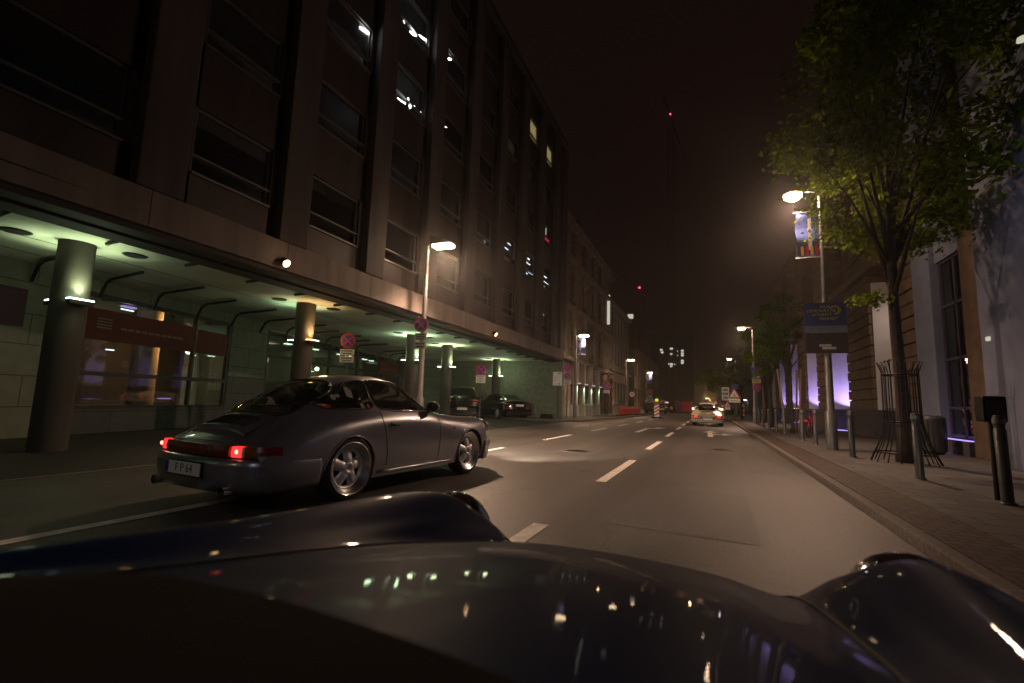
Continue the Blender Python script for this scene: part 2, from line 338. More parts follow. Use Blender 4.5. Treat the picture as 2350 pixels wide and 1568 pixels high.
# right pavement with kerb
struct(MB().box(1.5, 1.62, -40, 47, -.02, .10), 'kerb', 'kerb', bevel=.015)
struct(MB().box(1.62, 2.08, -40, 47, -.02, .104), 'kerb_strip', 'gutter')
struct(MB().box(2.08, 9.5, -40, 47, -.02, .112), 'pavement', 'pave')
# left pavement beyond the forecourt
pl = [(-12, 25.1), (-7.45, 25.0), (-6.75, 25.8), (-6.0, 40), (-5.3, 96), (-12, 96)]
struct(MB().prism(pl, -.02, .11), 'pavement', 'pave')
kp = [(-12, 24.98), (-7.4, 24.88), (-6.63, 25.75), (-5.88, 40), (-5.18, 96), (-5.32, 96), (-6.02, 40), (-6.77, 25.85), (-7.45, 25.02), (-12, 25.12)]
struct(MB().prism(kp, -.02, .118), 'kerb', 'kerb')

# ---------------------------------------------------------------- cars
def pchip(xs, ys, x):
    xs = np.asarray(xs, float); ys = np.asarray(ys, float); h = np.diff(xs); d = np.diff(ys)/h
    m = np.zeros_like(ys)
    for i in range(1, len(xs)-1):
        if d[i-1]*d[i] > 0:
            w1 = 2*h[i]+h[i-1]; w2 = h[i]+2*h[i-1]; m[i] = (w1+w2)/(w1/d[i-1]+w2/d[i])
    m[0], m[-1] = d[0], d[-1]
    k = np.clip(np.searchsorted(xs, x)-1, 0, len(xs)-2); t = (x-xs[k])/h[k]
    return ((2*t**3-3*t**2+1)*ys[k]+(t**3-2*t**2+t)*h[k]*m[k]+(-2*t**3+3*t**2)*ys[k+1]+(t**3-t**2)*h[k]*m[k+1])
def smooth1(a, n):
    for _ in range(n):
        b = a.copy(); b[1:-1] = a[1:-1]*.5+(a[:-2]+a[2:])*.25; a = b
    return a
class Shell:
    """car skin lofted from half cross-sections; index runs roof centre (0) -> sill"""
    def __init__(s, st, nose, tail, ck, ct, NX=170, NU=84, wid=.83):
        xs = [a[0] for a in st]; P = len(st[0][1])
        X = np.linspace(xs[0], xs[-1], NX)
        cy = np.array([pchip(xs, [a[1][i][0] for a in st], X) for i in range(P)])
        cz = np.array([pchip(xs, [a[1][i][1] for a in st], X) for i in range(P)])
        for i in range(P): cy[i] = smooth1(cy[i], 3); cz[i] = smooth1(cz[i], 3)
        U = np.linspace(0, P-1, NU); k = np.arange(P)
        s.Y = np.zeros((NX, NU)); s.Z = np.zeros((NX, NU)); s.X = np.zeros((NX, NU))
        for j in range(NX):
            y = cy[:, j]; z = cz[:, j]
            for arr, c, sg in ((s.Y, y, -1), (s.Z, z, 1)):
                # Catmull-Rom with mirrored phantom at the centre
                e = np.concatenate([[sg*c[1]], c, [2*c[-1]-c[-2]]])
                kk = np.clip(U.astype(int), 0, P-2); t = U-kk
                p0, p1, p2, p3 = e[kk], e[kk+1], e[kk+2], e[kk+3]
                arr[j] = .5*(2*p1+(p2-p0)*t+(2*p0-5*p1+4*p2-p3)*t*t+(3*p1-p0-3*p2+p3)*t**3)
            f = np.clip((X[j]-(nose-.7))/.7, 0, 1)**1.5; b = np.clip(((tail+.7)-X[j])/.7, 0, 1)**1.5
            q = (np.abs(s.Y[j])/wid)
            s.X[j] = X[j]-ck*f*q**2.6+ct*b*q**2.6
        s.Y[:, 0] = 0; s.NX, s.NU, s.U, s.P = NX, NU, U, P
    def side(s, x, z, off=.004, lo=.30):
        """outermost surface y at side-view (x, z)"""
        m = (s.Y > lo); d = (s.X-x)**2+((s.Z-z))**2; d = np.where(m, d, 9); i = np.unravel_index(np.argmin(d), d.shape)
        best = np.argsort(d, axis=None)[:4]; w = 1/(d.flat[best]+1e-6)
        return float((s.Y.flat[best]*w).sum()/w.sum())+off
    def top(s, x, y, off=.004):
        m = (s.U < 5.2)[None, :]; d = (s.X-x)**2+(s.Y-abs(y))**2; d = np.where(m, d, 9)
        best = np.argsort(d, axis=None)[:4]; w = 1/(d.flat[best]+1e-6)
        return float((s.Z.flat[best]*w).sum()/w.sum())+off
def inpoly(x, z, P):
    c = False; n = len(P)
    for i in range(n):
        x1, z1 = P[i]; x2, z2 = P[(i+1) % n]
        if (z1 > z) != (z2 > z) and x < (x2-x1)*(z-z1)/(z2-z1)+x1: c = not c
    return c
def split_shell(S, regions, holes):
    """regions: name -> test(x, y, z, u); holes: test. returns vertex array, faces per region and boundary loops"""
    V = []; idx = {}
    for j in range(S.NX):
        for k in range(S.NU): V.append([S.X[j, k], S.Y[j, k], S.Z[j, k]])
    n = S.NX*S.NU; mir = {}
    for j in range(S.NX):
        for k in range(S.NU):
            if k == 0: mir[j*S.NU+k] = j*S.NU+k
            else: mir[j*S.NU+k] = len(V); V.append([S.X[j, k], -S.Y[j, k], S.Z[j, k]])
    faces = {'body': []}; faces.update({r: [] for r in regions}); cls = {}
    for j in range(S.NX-1):
        for k in range(S.NU-1):
            a, b, c, d = j*S.NU+k, (j+1)*S.NU+k, (j+1)*S.NU+k+1, j*S.NU+k+1
            x = sum(V[i][0] for i in (a, b, c, d))/4; y = sum(V[i][1] for i in (a, b, c, d))/4; z = sum(V[i][2] for i in (a, b, c, d))/4
            u = (S.U[k]+S.U[k+1])/2; r = 'body'
            if holes(x, y, z, u): r = None
            else:
                for nm, tst in regions.items():
                    if tst(x, y, z, u): r = nm; break
            cls[(a, b, c, d)] = r
            if r:
                faces[r].append((a, b, c, d)); faces[r].append((mir[d], mir[c], mir[b], mir[a]))
    # boundaries between classes, smoothed along themselves
    nb = {}
    edge = {}
    for r, fs in list(faces.items()):
        for f in fs:
            for i in range(4):
                e = tuple(sorted((f[i], f[(i+1) % 4]))); edge.setdefault(e, []).append(r)
    bd = [e for e, rs in edge.items() if len(rs) == 1 or rs[0] != rs[1]]
    outer = set()
    for j in (0, S.NX-1):
        for k in range(S.NU): outer.add(j*S.NU+k); outer.add(mir[j*S.NU+k])
    for j in range(S.NX): outer.add(j*S.NU+S.NU-1); outer.add(mir[j*S.NU+S.NU-1])
    bd = [e for e in bd if not (e[0] in outer and e[1] in outer)]
    for a, b in bd: nb.setdefault(a, []).append(b); nb.setdefault(b, []).append(a)
    A = np.array(V)
    for _ in range(10):
        B = A.copy()
        for v, ns in nb.items():
            if len(ns) == 2 and v not in outer: B[v] = A[v]*.5+(A[ns[0]]+A[ns[1]])*.25
        A = B
    loops = []; seen = set()
    for v in nb:
        if v in seen or len(nb[v]) != 2: continue
        L = [v]; seen.add(v); cur = v; closed = False
        while True:
            nx = [q for q in nb[cur] if q not in seen and len(nb[q]) == 2]
            if not nx: closed = L[0] in nb[cur] and len(L) > 3; break
            cur = nx[0]; seen.add(cur); L.append(cur)
        if len(L) > 4:
            if not closed:   # extend backwards
                cur = L[0]
                while True:
                    nx = [q for q in nb[cur] if q not in seen and len(nb[q]) == 2]
                    if not nx: break
                    cur = nx[0]; seen.add(cur); L.insert(0, cur)
            loops.append((L, closed))
    return A, faces, loops
def part_from(A, fs, name, m, parent, thick=0):
    used = sorted({i for f in fs for i in f}); mp = {v: i for i, v in enumerate(used)}
    mb = MB(); mb.add([A[i] for i in used], [tuple(mp[i] for i in f) for f in fs])
    return mb.build(name, m, parent, smooth=True)

# 911-style coupe: rear axle x=0, front axle x=2.272, ground z=0
ST = [
 (-1.07, [(0,.60),(.20,.60),(.42,.595),(.54,.59),(.63,.575),(.71,.54),(.76,.46),(.74,.36),(.66,.26)]),
 (-1.00, [(0,.685),(.22,.683),(.42,.672),(.54,.66),(.64,.64),(.73,.595),(.78,.50),(.76,.38),(.68,.24)]),
 (-.88, [(0,.765),(.22,.76),(.42,.742),(.54,.72),(.65,.695),(.74,.645),(.80,.54),(.79,.38),(.72,.22)]),
 (-.70, [(0,.865),(.22,.86),(.42,.83),(.53,.80),(.65,.765),(.76,.70),(.82,.58),(.82,.40),(.75,.20)]),
 (-.50, [(0,.975),(.24,.965),(.43,.925),(.525,.875),(.65,.82),(.775,.74),(.835,.60),(.835,.42),(.76,.20)]),
 (-.25, [(0,1.105),(.26,1.09),(.445,1.03),(.535,.95),(.655,.862),(.785,.765),(.838,.62),(.835,.44),(.76,.20)]),
 (-.05, [(0,1.185),(.27,1.17),(.46,1.10),(.55,1.00),(.665,.885),(.785,.775),(.83,.63),(.825,.45),(.76,.20)]),
 (.20, [(0,1.255),(.28,1.24),(.475,1.17),(.575,1.04),(.685,.905),(.785,.78),(.815,.63),(.81,.44),(.76,.19)]),
 (.50, [(0,1.298),(.28,1.285),(.48,1.215),(.595,1.065),(.70,.915),(.785,.78),(.805,.62),(.80,.42),(.76,.18)]),
 (.75, [(0,1.305),(.28,1.29),(.48,1.218),(.60,1.065),(.705,.915),(.785,.78),(.803,.62),(.80,.42),(.76,.18)]),
 (1.00, [(0,1.275),(.28,1.255),(.475,1.185),(.60,1.045),(.705,.910),(.785,.775),(.802,.62),(.80,.42),(.76,.18)]),
 (1.22, [(0,1.165),(.28,1.145),(.475,1.085),(.60,.985),(.705,.895),(.785,.765),(.802,.61),(.80,.42),(.76,.18)]),
 (1.45, [(0,1.010),(.28,.995),(.48,.945),(.60,.90),(.70,.868),(.78,.755),(.802,.60),(.80,.42),(.76,.18)]),
 (1.62, [(0,.905),(.28,.895),(.48,.865),(.58,.852),(.68,.846),(.77,.745),(.803,.60),(.80,.42),(.76,.18)]),
 (1.85, [(0,.868),(.26,.860),(.44,.828),(.54,.82),(.65,.830),(.76,.745),(.81,.60),(.81,.42),(.76,.19)]),
 (2.27, [(0,.805),(.24,.795),(.40,.762),(.50,.775),(.62,.805),(.74,.735),(.815,.60),(.815,.43),(.76,.20)]),
 (2.60, [(0,.735),(.22,.728),(.38,.70),(.47,.745),(.60,.795),(.73,.725),(.80,.58),(.80,.42),(.75,.20)]),
 (2.85, [(0,.665),(.20,.66),(.36,.645),(.46,.71),(.59,.775),(.725,.705),(.78,.55),(.78,.40),(.73,.20)]),
 (2.965, [(0,.618),(.20,.615),(.35,.603),(.455,.68),(.59,.745),(.715,.67),(.77,.52),(.76,.38),(.71,.20)]),
 (3.06, [(0,.57),(.20,.568),(.35,.562),(.46,.57),(.58,.575),(.67,.55),(.73,.47),(.73,.36),(.69,.21)]),
 (3.13, [(0,.53),(.20,.53),(.35,.527),(.45,.52),(.56,.515),(.64,.50),(.70,.43),(.70,.34),(.66,.22)]),
]
for _i, (_x, _p) in enumerate(ST):
    _d = {-1.07: .05, -1.00: .06, -.88: .065, -.70: .06, -.50: .045, -.25: .018}.get(_x, 0)
    if _d: ST[_i] = (_x, [(y_, z_-_d*(1, 1, 1, 1, .8, .5, .2, 0, 0)[k_]) for k_, (y_, z_) in enumerate(_p)])
DOORW = [(.46, .905), (1.50, .885), (1.06, 1.215), (.98, 1.238), (.50, 1.243), (.44, 1.235)]
QUART = [(.385, .915), (.41, 1.232), (.25, 1.22), (.05, 1.165), (-.12, 1.085), (-.24, .995), (-.255, .955), (-.21, .925), (-.12, .913)]
def bar_sweep(path, prof, name, m, parent, smooth=True):
    """sweep profile (outward offset, z) along a plan path (list of (x, y)), outward = left normal"""
    mb = MB(); n = len(prof); vs = []
    for i, p in enumerate(path):
        a = Vector(path[max(0, i-1)]); b = Vector(path[min(len(path)-1, i+1)]); d = (b-a).normalized(); nn = Vector((-d.y, d.x))
        for o, z in prof: vs.append((p[0]+nn.x*o, p[1]+nn.y*o, z))
    fs = [(i*n+k, (i+1)*n+k, (i+1)*n+k+1, i*n+k+1) for i in range(len(path)-1) for k in range(n-1)]
    fs += [tuple(range(n)), tuple((len(path)-1)*n+k for k in range(n))[::-1]]
    mb.add(vs, fs); return mb.build(name, m, parent, smooth)
def spl(P, k=6):
    P = [Vector(p) for p in P]; out = []
    for i in range(len(P)-1):
        p0 = P[max(0, i-1)]; p1 = P[i]; p2 = P[i+1]; p3 = P[min(len(P)-1, i+2)]
        for j in range(k):
            t = j/k; out.append(.5*(2*p1+(p2-p0)*t+(2*p0-5*p1+4*p2-p3)*t*t+(3*p1-p0-3*p2+p3)*t**3))
    out.append(P[-1]); return out
def make_wheel(parent, x, y, sgn, r=.322, wdt=.225, spokes=True):
    rr = r-.060 if r > .3 else r*.72
    yo = y+sgn*0; W = wdt/2
    t = MB().lathe([(rr+.004, -W+.012), (r-.03, -W), (r-.008, -W+.02), (r, -W+.05), (r, W-.05), (r-.008, W-.02), (r-.03, W), (rr+.004, W-.012)], (0, 0, 0), 'y', 48).build('wheel', 'rubber', parent, True, loc=(x, yo, r))
    f = sgn*W
    pr = [(rr+.006, f*.93), (rr+.006, f*1.03), (rr-.004, f*1.03), (rr-.012, f*.90), (rr-.022, f*.86), (rr-.030, f*.72), (rr-.046, f*.68), (rr-.054, f*.56), (rr-.066, f*.52), (rr-.070, f*.40), (rr-.072, -f*.9)]
    MB().lathe(pr, (0, 0, 0), 'y', 48).build('rim', 'rim', t, True)
    mb = MB(); fy = f*.50; ro = rr-.068
    n = 5
    for k in range(n):
        a = 2*math.pi*k/n+.3
        ca, sa = math.cos(a), math.sin(a)
        def pt(rad, tan, h): return (rad*ca-tan*sa, fy+h*sgn, rad*sa+tan*ca)
        prof = [(.045, .052, .012), (.075, .054, .022), (.105, .053, .014), (ro*.82, .060, -.002), (ro, .080, -.012)]
        vs = []
        for rad, tn, h in prof: vs += [pt(rad, -tn, h-.028), pt(rad, -tn*.75, h), pt(rad, 0, h+.008), pt(rad, tn*.75, h), pt(rad, tn, h-.028)]
        fs = [(i*5+j, i*5+j+1, (i+1)*5+j+1, (i+1)*5+j) for i in range(len(prof)-1) for j in range(4)]
        mb.add(vs, fs)
    mb.lathe([(.0, fy+sgn*.004), (.022, fy+sgn*.004), (.03, fy+sgn*.028), (.055, fy+sgn*.03), (.066, fy+sgn*.020), (.07, fy-sgn*.01)], (0, 0, 0), 'y', 24)
    mb.lathe([(ro+.004, fy+sgn*.004), (ro-.012, fy-sgn*.004), (ro-.016, fy-sgn*.03)], (0, 0, 0), 'y', 40)
    mb.build('spokes', 'rimface', t, True)
    b = MB().lathe([(0, fy-sgn*.05), (ro, fy-sgn*.05)], (0, 0, 0), 'y', 24); b.lathe([(.05, fy-sgn*.04), (.14, fy-sgn*.04), (.14, fy-sgn*.05)], (0, 0, 0), 'y', 24)
    b.build('brake_disc', 'dark', t)
    return t
def coupe(label, paint, loc, rz, group=None, old=False, tails=True, plate='F P 64', own=False, glassm='carglass', stickers=False):
    root = empty('sports_car', label, 'car', loc, rz, group)
    S = Shell(ST, 3.13, -1.07, .34, .13)
    def hole(x, y, z, u):
        for ax, rad in ((0, .352), (2.272, .342)):
            if u > 4.9 and (x-ax)**2+(z-.30)**2 < rad**2 and y > .4: return True
            if u > 4.9 and abs(x-ax) < rad and z < .30 and y > .4: return True
        return False
    def ss(v, c, h): return abs((v-c)/h)
    reg = {
     'windscreen': lambda x, y, z, u: 1.02 < x < 1.64 and (ss(x, 1.325, .29)**7+ss(y, 0, .60-.10*(1.64-x)/.6)**7 < 1) and u < 3.4,
     'rear_window': lambda x, y, z, u: -.62 < x < .1 and (ss(x, -.275, .335)**5+ss(y, 0, .475+.0*x)**5 < 1) and u < 2.9,
     'side_window': lambda x, y, z, u: u > 1.6 and u < 4.3 and y > .4 and inpoly(x, z, DOORW),
     'quarter_window': lambda x, y, z, u: u > 1.6 and u < 4.6 and y > .4 and inpoly(x, z, QUART),
    }
    A, F, loops = split_shell(S, reg, hole)
    part_from(A, F['body'], 'body', paint, root)
    part_from(A, F['windscreen'], 'windscreen', glassm, root); part_from(A, F['rear_window'], 'rear_window', glassm, root)
    for nm in ('side_window', 'quarter_window'):
        for sgn in (1, -1):
            fs = [f for f in F[nm] if A[f[0]][1]*sgn > 0]
            part_from(A, fs, nm, glassm, root)
    # window rubbers, bright frames, arch lips
    rub = MB()
    for L, closed in loops:
        P = [Vector(A[i]) for i in L]; c = sum(P, Vector())/len(P)
        if max(p.z for p in P) < .7 or (c.z < .62): MB().tube(P, .011, 6, closed).build('wheel_arch_lip', paint, root, True); continue
        if abs(c.y) < .1: rub.tube(P, .013, 6, closed)
        else: rub.tube(P, .012, 6, closed); MB().tube([p+Vector((0, .010*(1 if c.y > 0 else -1), .003)) for p in P], .0045, 5, closed).build('window_trim', 'chrome', root, True)
    rub.build('window_seal', 'black', root, True)
    # pillar between door glass and quarter glass; quarter light divider
    for sgn in (1, -1):
        def sp(x, z, o=.008): return (x, S.side(x, z, o)*sgn, z)
        mb = MB().tube([sp(1.18, .90, .006), sp(1.115, 1.03, .006), sp(1.045, 1.165, .006)], .006, 6); mb.build('quarter_light_bar', 'chrome', root, True)
        gp = MB()
        door = [(.47, .90), (.46, .80), (.50, .62), (.53, .45), (.55, .30), (.60, .27), (1.40, .265), (1.50, .30), (1.52, .50), (1.53, .72), (1.53, .87)]
        gp.tube([sp(x, z, .0012) for x, z in [(q.x, q.y) for q in spl([Vector(p) for p in door], 5)]], .0035, 5)
        gp.build('door_gap', 'black', root)
        hd = MB(); y0 = S.side(.62, .735, 0)
        hd.tube([sp(.555, .742, .012), sp(.60, .742, .03), sp(.68, .742, .03), sp(.715, .742, .012)], [.008, .012, .012, .008], 8)
        hd.lathe([(0, 0), (.022, .003), (.024, .0)], (.575, y0*sgn, .742), 'y', 12)
        hd.build('door_handle', 'dark', root, True)
        sk = MB().tube([sp(x, .235 if x > .4 else .235, .004) for x in np.linspace(.42, 1.88, 12)], .016, 6); sk.build('sill_strip', paint, root, True)
        # door mirror
        mz = .965; mx = 1.36; my = S.side(1.36, .90, 0)
        mm = MB().tube([(mx, (my-.02)*sgn, .885), (mx-.005, (my+.05)*sgn, .915)], [.035, .02], 8)
        mm.build('mirror_foot', 'black', root, True)
        ell = MB()
        prof = [(0, .075), (.045, .065), (.07, .03), (.075, 0), (.07, -.012)]
        ell.lathe(prof, (0, 0, 0), 'x', 20); e = ell.build('door_mirror', paint, root, True); e.location = (mx-.01, (my+.115)*sgn, mz-.02); e.scale = (1, 1.35, .9)
        gl = MB().lathe([(0, -.006), (.066, -.006)], (0, 0, 0), 'x', 20).build('mirror_glass', 'chrome', e)
        # side repeater
        if not old:
            MB().cyl(sp(1.86, .665, -.004), sp(1.86, .665, .012), .022, .018, 12).build('side_repeater', 'orangeplastic', root)
        # triangular mirror mount panel
        MB().tube([sp(1.50, .875, .006), sp(1.36, .88, .008)], [.01, .012], 6).build('mirror_mount', 'black', root)
    # bonnet gap
    g = MB(); hp = [(1.72, 0), (1.72, .30), (1.78, .44), (2.0, .46), (2.4, .42), (2.8, .37), (2.93, .30), (2.97, .15), (2.975, 0)]
    q = spl([Vector(p) for p in hp], 5)
    for sgn in (1, -1): g.tube([(p.x, p.y*sgn, S.top(p.x, p.y, -.001)) for p in q], .0045, 5)
    g.build('bonnet_gap', 'black', root)
    # scuttle grille and wipers
    mb = MB(); XF = 1.86 if own else 1.715
    ys_ = np.linspace(-.56, .56, 25); xs_ = np.linspace(1.60, XF, 5); mb.add([(x-.10*(abs(y)/.56)**2, y, S.top(x-.10*(abs(y)/.56)**2, y, .010 if own else .006)) for x in xs_ for y in ys_], [(i*25+k, i*25+k+1, (i+1)*25+k+1, (i+1)*25+k) for i in range(4) for k in range(24)])
    mb.build('scuttle_grille', 'matte' if own else 'black', root, True)
    for y0, y1 in ((.10, -.38), (.55, .05)):
        wp = MB(); P = [(1.64, y0, S.top(1.64, y0, .015)), (1.60, (y0+y1)/2, S.top(1.60, (y0+y1)/2, .03)), (1.57, y1, S.top(1.57, y1, .022))]
        wp.tube(P, .006, 6); wp.tube([(1.585, y0-.05, S.top(1.585, y0-.05, .012)), (1.56, (y0+y1)/2, S.top(1.56, (y0+y1)/2, .012)), (1.55, y1-.12, S.top(1.55, y1-.12, .012))], .008, 5)
        wp.build('wiper', 'black', root, True)
    # rear lid: outline, raised grille panel with lip
    g = MB(); hp = [(-.60, 0), (-.60, .40), (-.66, .47), (-.85, .50), (-.98, .50), (-1.00, .40), (-1.01, 0)]
    q = spl([Vector(p) for p in hp], 5)
    for sgn in (1, -1): g.tube([(p.x, p.y*sgn, S.top(p.x, p.y, -.001)) for p in q], .004, 5)
    g.build('engine_lid_gap', 'black', root)
    sx = np.linspace(-.66, -.90, 8); sy = np.linspace(-.40, .40, 17); vs = []; nn = len(sy)
    for i, x in enumerate(sx):
        for y in sy:
            e = (1-(abs(y)/.42)**6); lift = .008+(.052*(i/7)**1.6)*e
            vs.append((x-(.02*(1-(y/.4)**2) if i == 7 else 0), y, S.top(x, y, lift)))
    for y in sy: vs.append((-.905, y, S.top(-.905, y, .0)))
    fs = [(i*nn+k, i*nn+k+1, (i+1)*nn+k+1, (i+1)*nn+k) for i in range(8) for k in range(nn-1)]
    sp_ = MB().add(vs, fs).build('engine_lid_spoiler', paint, root, True)
    mb = MB()
    for x in np.linspace(-.68, -.84, 9):
        i = (-.66-x)/.24*7
        mb.tube([(x, y, S.top(x, y, .012+.052*(i/7)**1.6)) for y in np.linspace(-.30, .30, 9)], .006, 4)
    mb.build('engine_grille', 'black', root)
    # rear light band
    band = [(-.80, -.795), (-.93, -.745), (-1.02, -.64), (-1.075, -.45), (-1.10, -.2), (-1.105, 0)]
    band = [(x, y) for x, y in band]+[(x, -y) for x, y in band[::-1][1:]]
    bp = [(p.x, p.y) for p in spl([Vector(p) for p in band], 8)]
    NB = len(bp); zb, zt = (.502, .592) if not old else (.505, .58)
    def seg(y0, y1, name, m, off=.006, za=zb, zc=zt):
        s_ = [p for p in bp if y0 <= p[1] <= y1]
        if len(s_) < 2: return
        return bar_sweep(s_, [(-.03, za), (off, za), (off+.006, (za+zc)/2), (off-.006, zc), (-.05, zc)], name, m, root, False)
    if not old:
        seg(-.44, .44, 'rear_reflector', 'tailred')
    else:
        seg(-.5, .5, 'rear_panel', paint, .0)
    for sgn in (1, -1):
        def sg(a, b, *k, **kw): return seg(min(a*sgn, b*sgn), max(a*sgn, b*sgn), *k, **kw)
        if not old:
            sg(.42, .50, 'tail_light_edge', 'tailred', .008); tl_ = sg(.48, .605, 'tail_light', 'e_red', .010)
            if not old: MB().lathe([(0, .0), (.017, .004), (.02, .012)], (0, 0, 0), 'x', 12).build('bulb', 'e_redhot', tl_, True, loc=(-1.085, .575*sgn, .552))
            sg(.598, .635, 'reversing_light', 'tailwhite', .009); sg(.62, .735, 'rear_indicator', 'tailamber', .008); sg(.72, .80, 'corner_reflector', 'tailred', .008)
        else:
            sg(.40, .50, 'reflector', 'tailred', .010); sg(.49, .66, 'tail_light', 'e_red', .012); sg(.65, .79, 'rear_indicator', 'tailamber', .010)
    # bumpers
    rb = [(-.40, -.80), (-.62, -.795), (-.84, -.755), (-.99, -.665), (-1.075, -.50), (-1.11, -.25), (-1.12, 0)]
    rb = rb+[(x, -y) for x, y in rb[::-1][1:]]; rp = [(p.x, p.y) for p in spl([Vector(p) for p in rb], 7)]
    prof = [(-.06, .20), (.0, .205), (.028, .255), (.045, .34), (.048, .41), (.040, .465), (.018, .488), (-.05, .492)]
    bar_sweep(rp, prof, 'rear_bumper', paint if not old else paint, root)
    bar_sweep(rp, [(-.05, .493), (.004, .495), (.004, .503), (-.05, .504)], 'bumper_gap', 'black', root)
    if old:
        bar_sweep(rp[8:-8], [(.03, .395), (.058, .40), (.058, .43), (.03, .435)], 'bumper_strip', 'black', root)
        for sgn in (1, -1): MB().box(-1.205, -1.10, .33*sgn-.035, .33*sgn+.035, .40, .53).build('bumper_guard', 'black', root, bevel=.015)
    fb = [(1.90+.78, .765), (2.84, .725), (3.0, .64), (3.10, .48), (3.155, .25), (3.17, 0)]
    fb = fb+[(x, -y) for x, y in fb[::-1][1:]]; fp = [(p.x, p.y) for p in spl([Vector(p) for p in fb], 7)]
    bar_sweep(fp, [(-.06, .17), (.0, .17), (.018, .21), (.035, .30), (.045, .38), (.040, .44), (.012, .475), (-.06, .49)], 'front_bumper', paint, root)
    for sgn in (1, -1):
        s_ = [p for p in fp if .46 < p[1]*sgn < .705]
        if sgn < 0: pass
        bar_sweep(s_, [(.0, .36), (.047, .36), (.050, .40), (.044, .435), (.0, .435)], 'front_indicator', 'orangeplastic', root, False)
        # headlight: rim ring and lens facing forward and up
        c = Vector((2.955, .595*sgn, .655)); d = Vector((.86, .10*sgn, .42)).normalized()
        ring = MB().lathe([(.088, .0), (.106, .012), (.112, .0), (.110, -.03), (.104, -.06)], (0, 0, 0), 'z', 32).build('headlight', 'chrome' if own else paint, root, True)
        ring.rotation_euler = d.to_track_quat('Z', 'Y').to_euler(); ring.location = c
        MB().lathe([(0, .028), (.04, .024), (.07, .014), (.092, 0)], (0, 0, 0), 'z', 24).build('lens', 'headlens' if not own else 'headlens', ring, True)
        MB().lathe([(.108, -.004), (.104, -.05), (.09, -.10)], (0, 0, 0), 'z', 24).build('bowl', paint, ring, True)
    # plate
    px = -1.176
    pl = MB().box(px-.004, px+.006, -.26, .26, .325, .435).build('number_plate', 'whitesign' if old else 'white', root, bevel=.004)
    pl.rotation_euler = (0, 0, 0)
    MB().box(px-.006, px-.0035, .215, .257, .33, .43).build('euro_strip', 'signblue', pl)
    if plate: text(plate, 'plate_lettering', 'signblack', pl, (px-.0045, -.02, .379), (R(90), 0, R(-90)), .105, .001)
    MB().box(px+.0, px+.03, -.27, .27, .315, .445).build('plate_holder', 'black', pl)
    # exhaust, underbody, cabin
    for sgn in ((-1, 1) if not old else (1,)):
        MB().cyl((-.80, .50*sgn, .235), (-1.14, .52*sgn, .225), .036, .042, 16, False).build('exhaust_tip', 'chrome', root, True)
    fl = MB().box(-.95, 3.0, -.60, .60, .17, .26); fl.box(-.42, 2.62, -.64, .64, .20, .50)
    fl.build('underbody', 'black', root)
    inn = MB().box(.0, 1.50, -.66, .66, .40, .50); inn.box(1.38, 1.60, -.62, .62, .55, .86); inn.box(-.5, .02, -.60, .60, .5, .74)
    inn.build('cabin', 'leather', root, bevel=.03)
    for sgn in (1, -1):
        sv = MB(); sv.box(.30, .42, .36*sgn-.22, .36*sgn+.22, .52, .97); sv.box(.28, .38, .36*sgn-.13, .36*sgn+.13, .96, 1.13); sv.box(.36, .88, .36*sgn-.23, .36*sgn+.23, .50, .62)
        sv.build('seat', 'leather', root, bevel=.04)
    st = MB(); ring = [(1.10+.05*math.sin(t)*.5, .36+.18*math.cos(t), .86+.17*math.sin(t)) for t in np.linspace(0, 2*math.pi, 24, endpoint=False)]
    st.tube(ring, .013, 6, True); st.build('steering_wheel', 'black', root, True)
    for x, y in ((0, .70), (2.272, .685)):
        for sgn in (1, -1): make_wheel(root, x, y*sgn, sgn, .322, .235 if x == 0 else .205)
    # wheel wells
    for x in (0, 2.272):
        for sgn in (1, -1):
            MB().lathe([(.36, .40*sgn), (.36, .775*sgn)], (x, 0, .31), 'y', 24, 0, math.pi).build('wheel_well', 'black', root, True)
    if stickers:
        def stick(x, z, rx, rz_, m, nm='window_sticker', a=0, n=16):
            mb = MB(); mb.add([(x+rx*math.cos(t)*math.cos(a)-rz_*math.sin(t)*math.sin(a), -(S.side(x+rx*math.cos(t), z+rz_*math.sin(t), .009)), z+rx*math.cos(t)*math.sin(a)+rz_*math.sin(t)*math.cos(a)) for t in np.linspace(a*0+math.pi/n, 2*math.pi+math.pi/n, n, endpoint=False)], [tuple(range(n))]); return mb.build(nm, m, root)
        stick(-.175, .945, .055, .016, 'signred'); stick(-.19, .951, .03, .012, 'yellow'); stick(.245, .945, .022, .034, 'pale'); stick(.325, .95, .018, .024, 'signred')
        stick(.15, 1.09, .06, .075, 'pale', a=-.25, n=4); stick(-.05, 1.035, .03, .03, 'pale', n=7); stick(-.0, 1.05, .03, .018, 'pale', n=7)
    return root, S

# ---------------------------------------------------------------- left: canopied office block
bank = empty('office_block', 'long dark office block with pale pilasters above a green lit canopy', 'building', (0, 0, 0))
FX = -8.0; WIN0 = 4.80; FH = 2.39; PIL = [4.45+2.62*k for k in range(-8, 9)]; ZT = 16.9
fa = MB()
fa.use('stone').box(FX-.45, FX, -17, 27.2, 3.56, 4.15)
fa.use('lip').box(FX-.45, FX-.06, -17, 27.2, 3.46, 3.56); fa.box(FX-.9, FX-.45, -17, 27.2, 3.42, 3.5)
fa.build('canopy_fascia', None, bank, bevel=.01)
for k in range(4, 17): MB().box(FX-.01, FX+.003, -14+2.62*k, -13.985+2.62*k, 3.57, 4.14).build('fascia_joint', 'lip', bank)
def inner(y): return -12.45-.26*(y-4.3)
ce = MB(); ce.use('ceil').prism([(FX-.9, -17), (FX-.9, 27.2), (inner(27.2)-.3, 27.2), (inner(-17)-.3, -17)], 3.5, 3.8)
ce.use('dark')
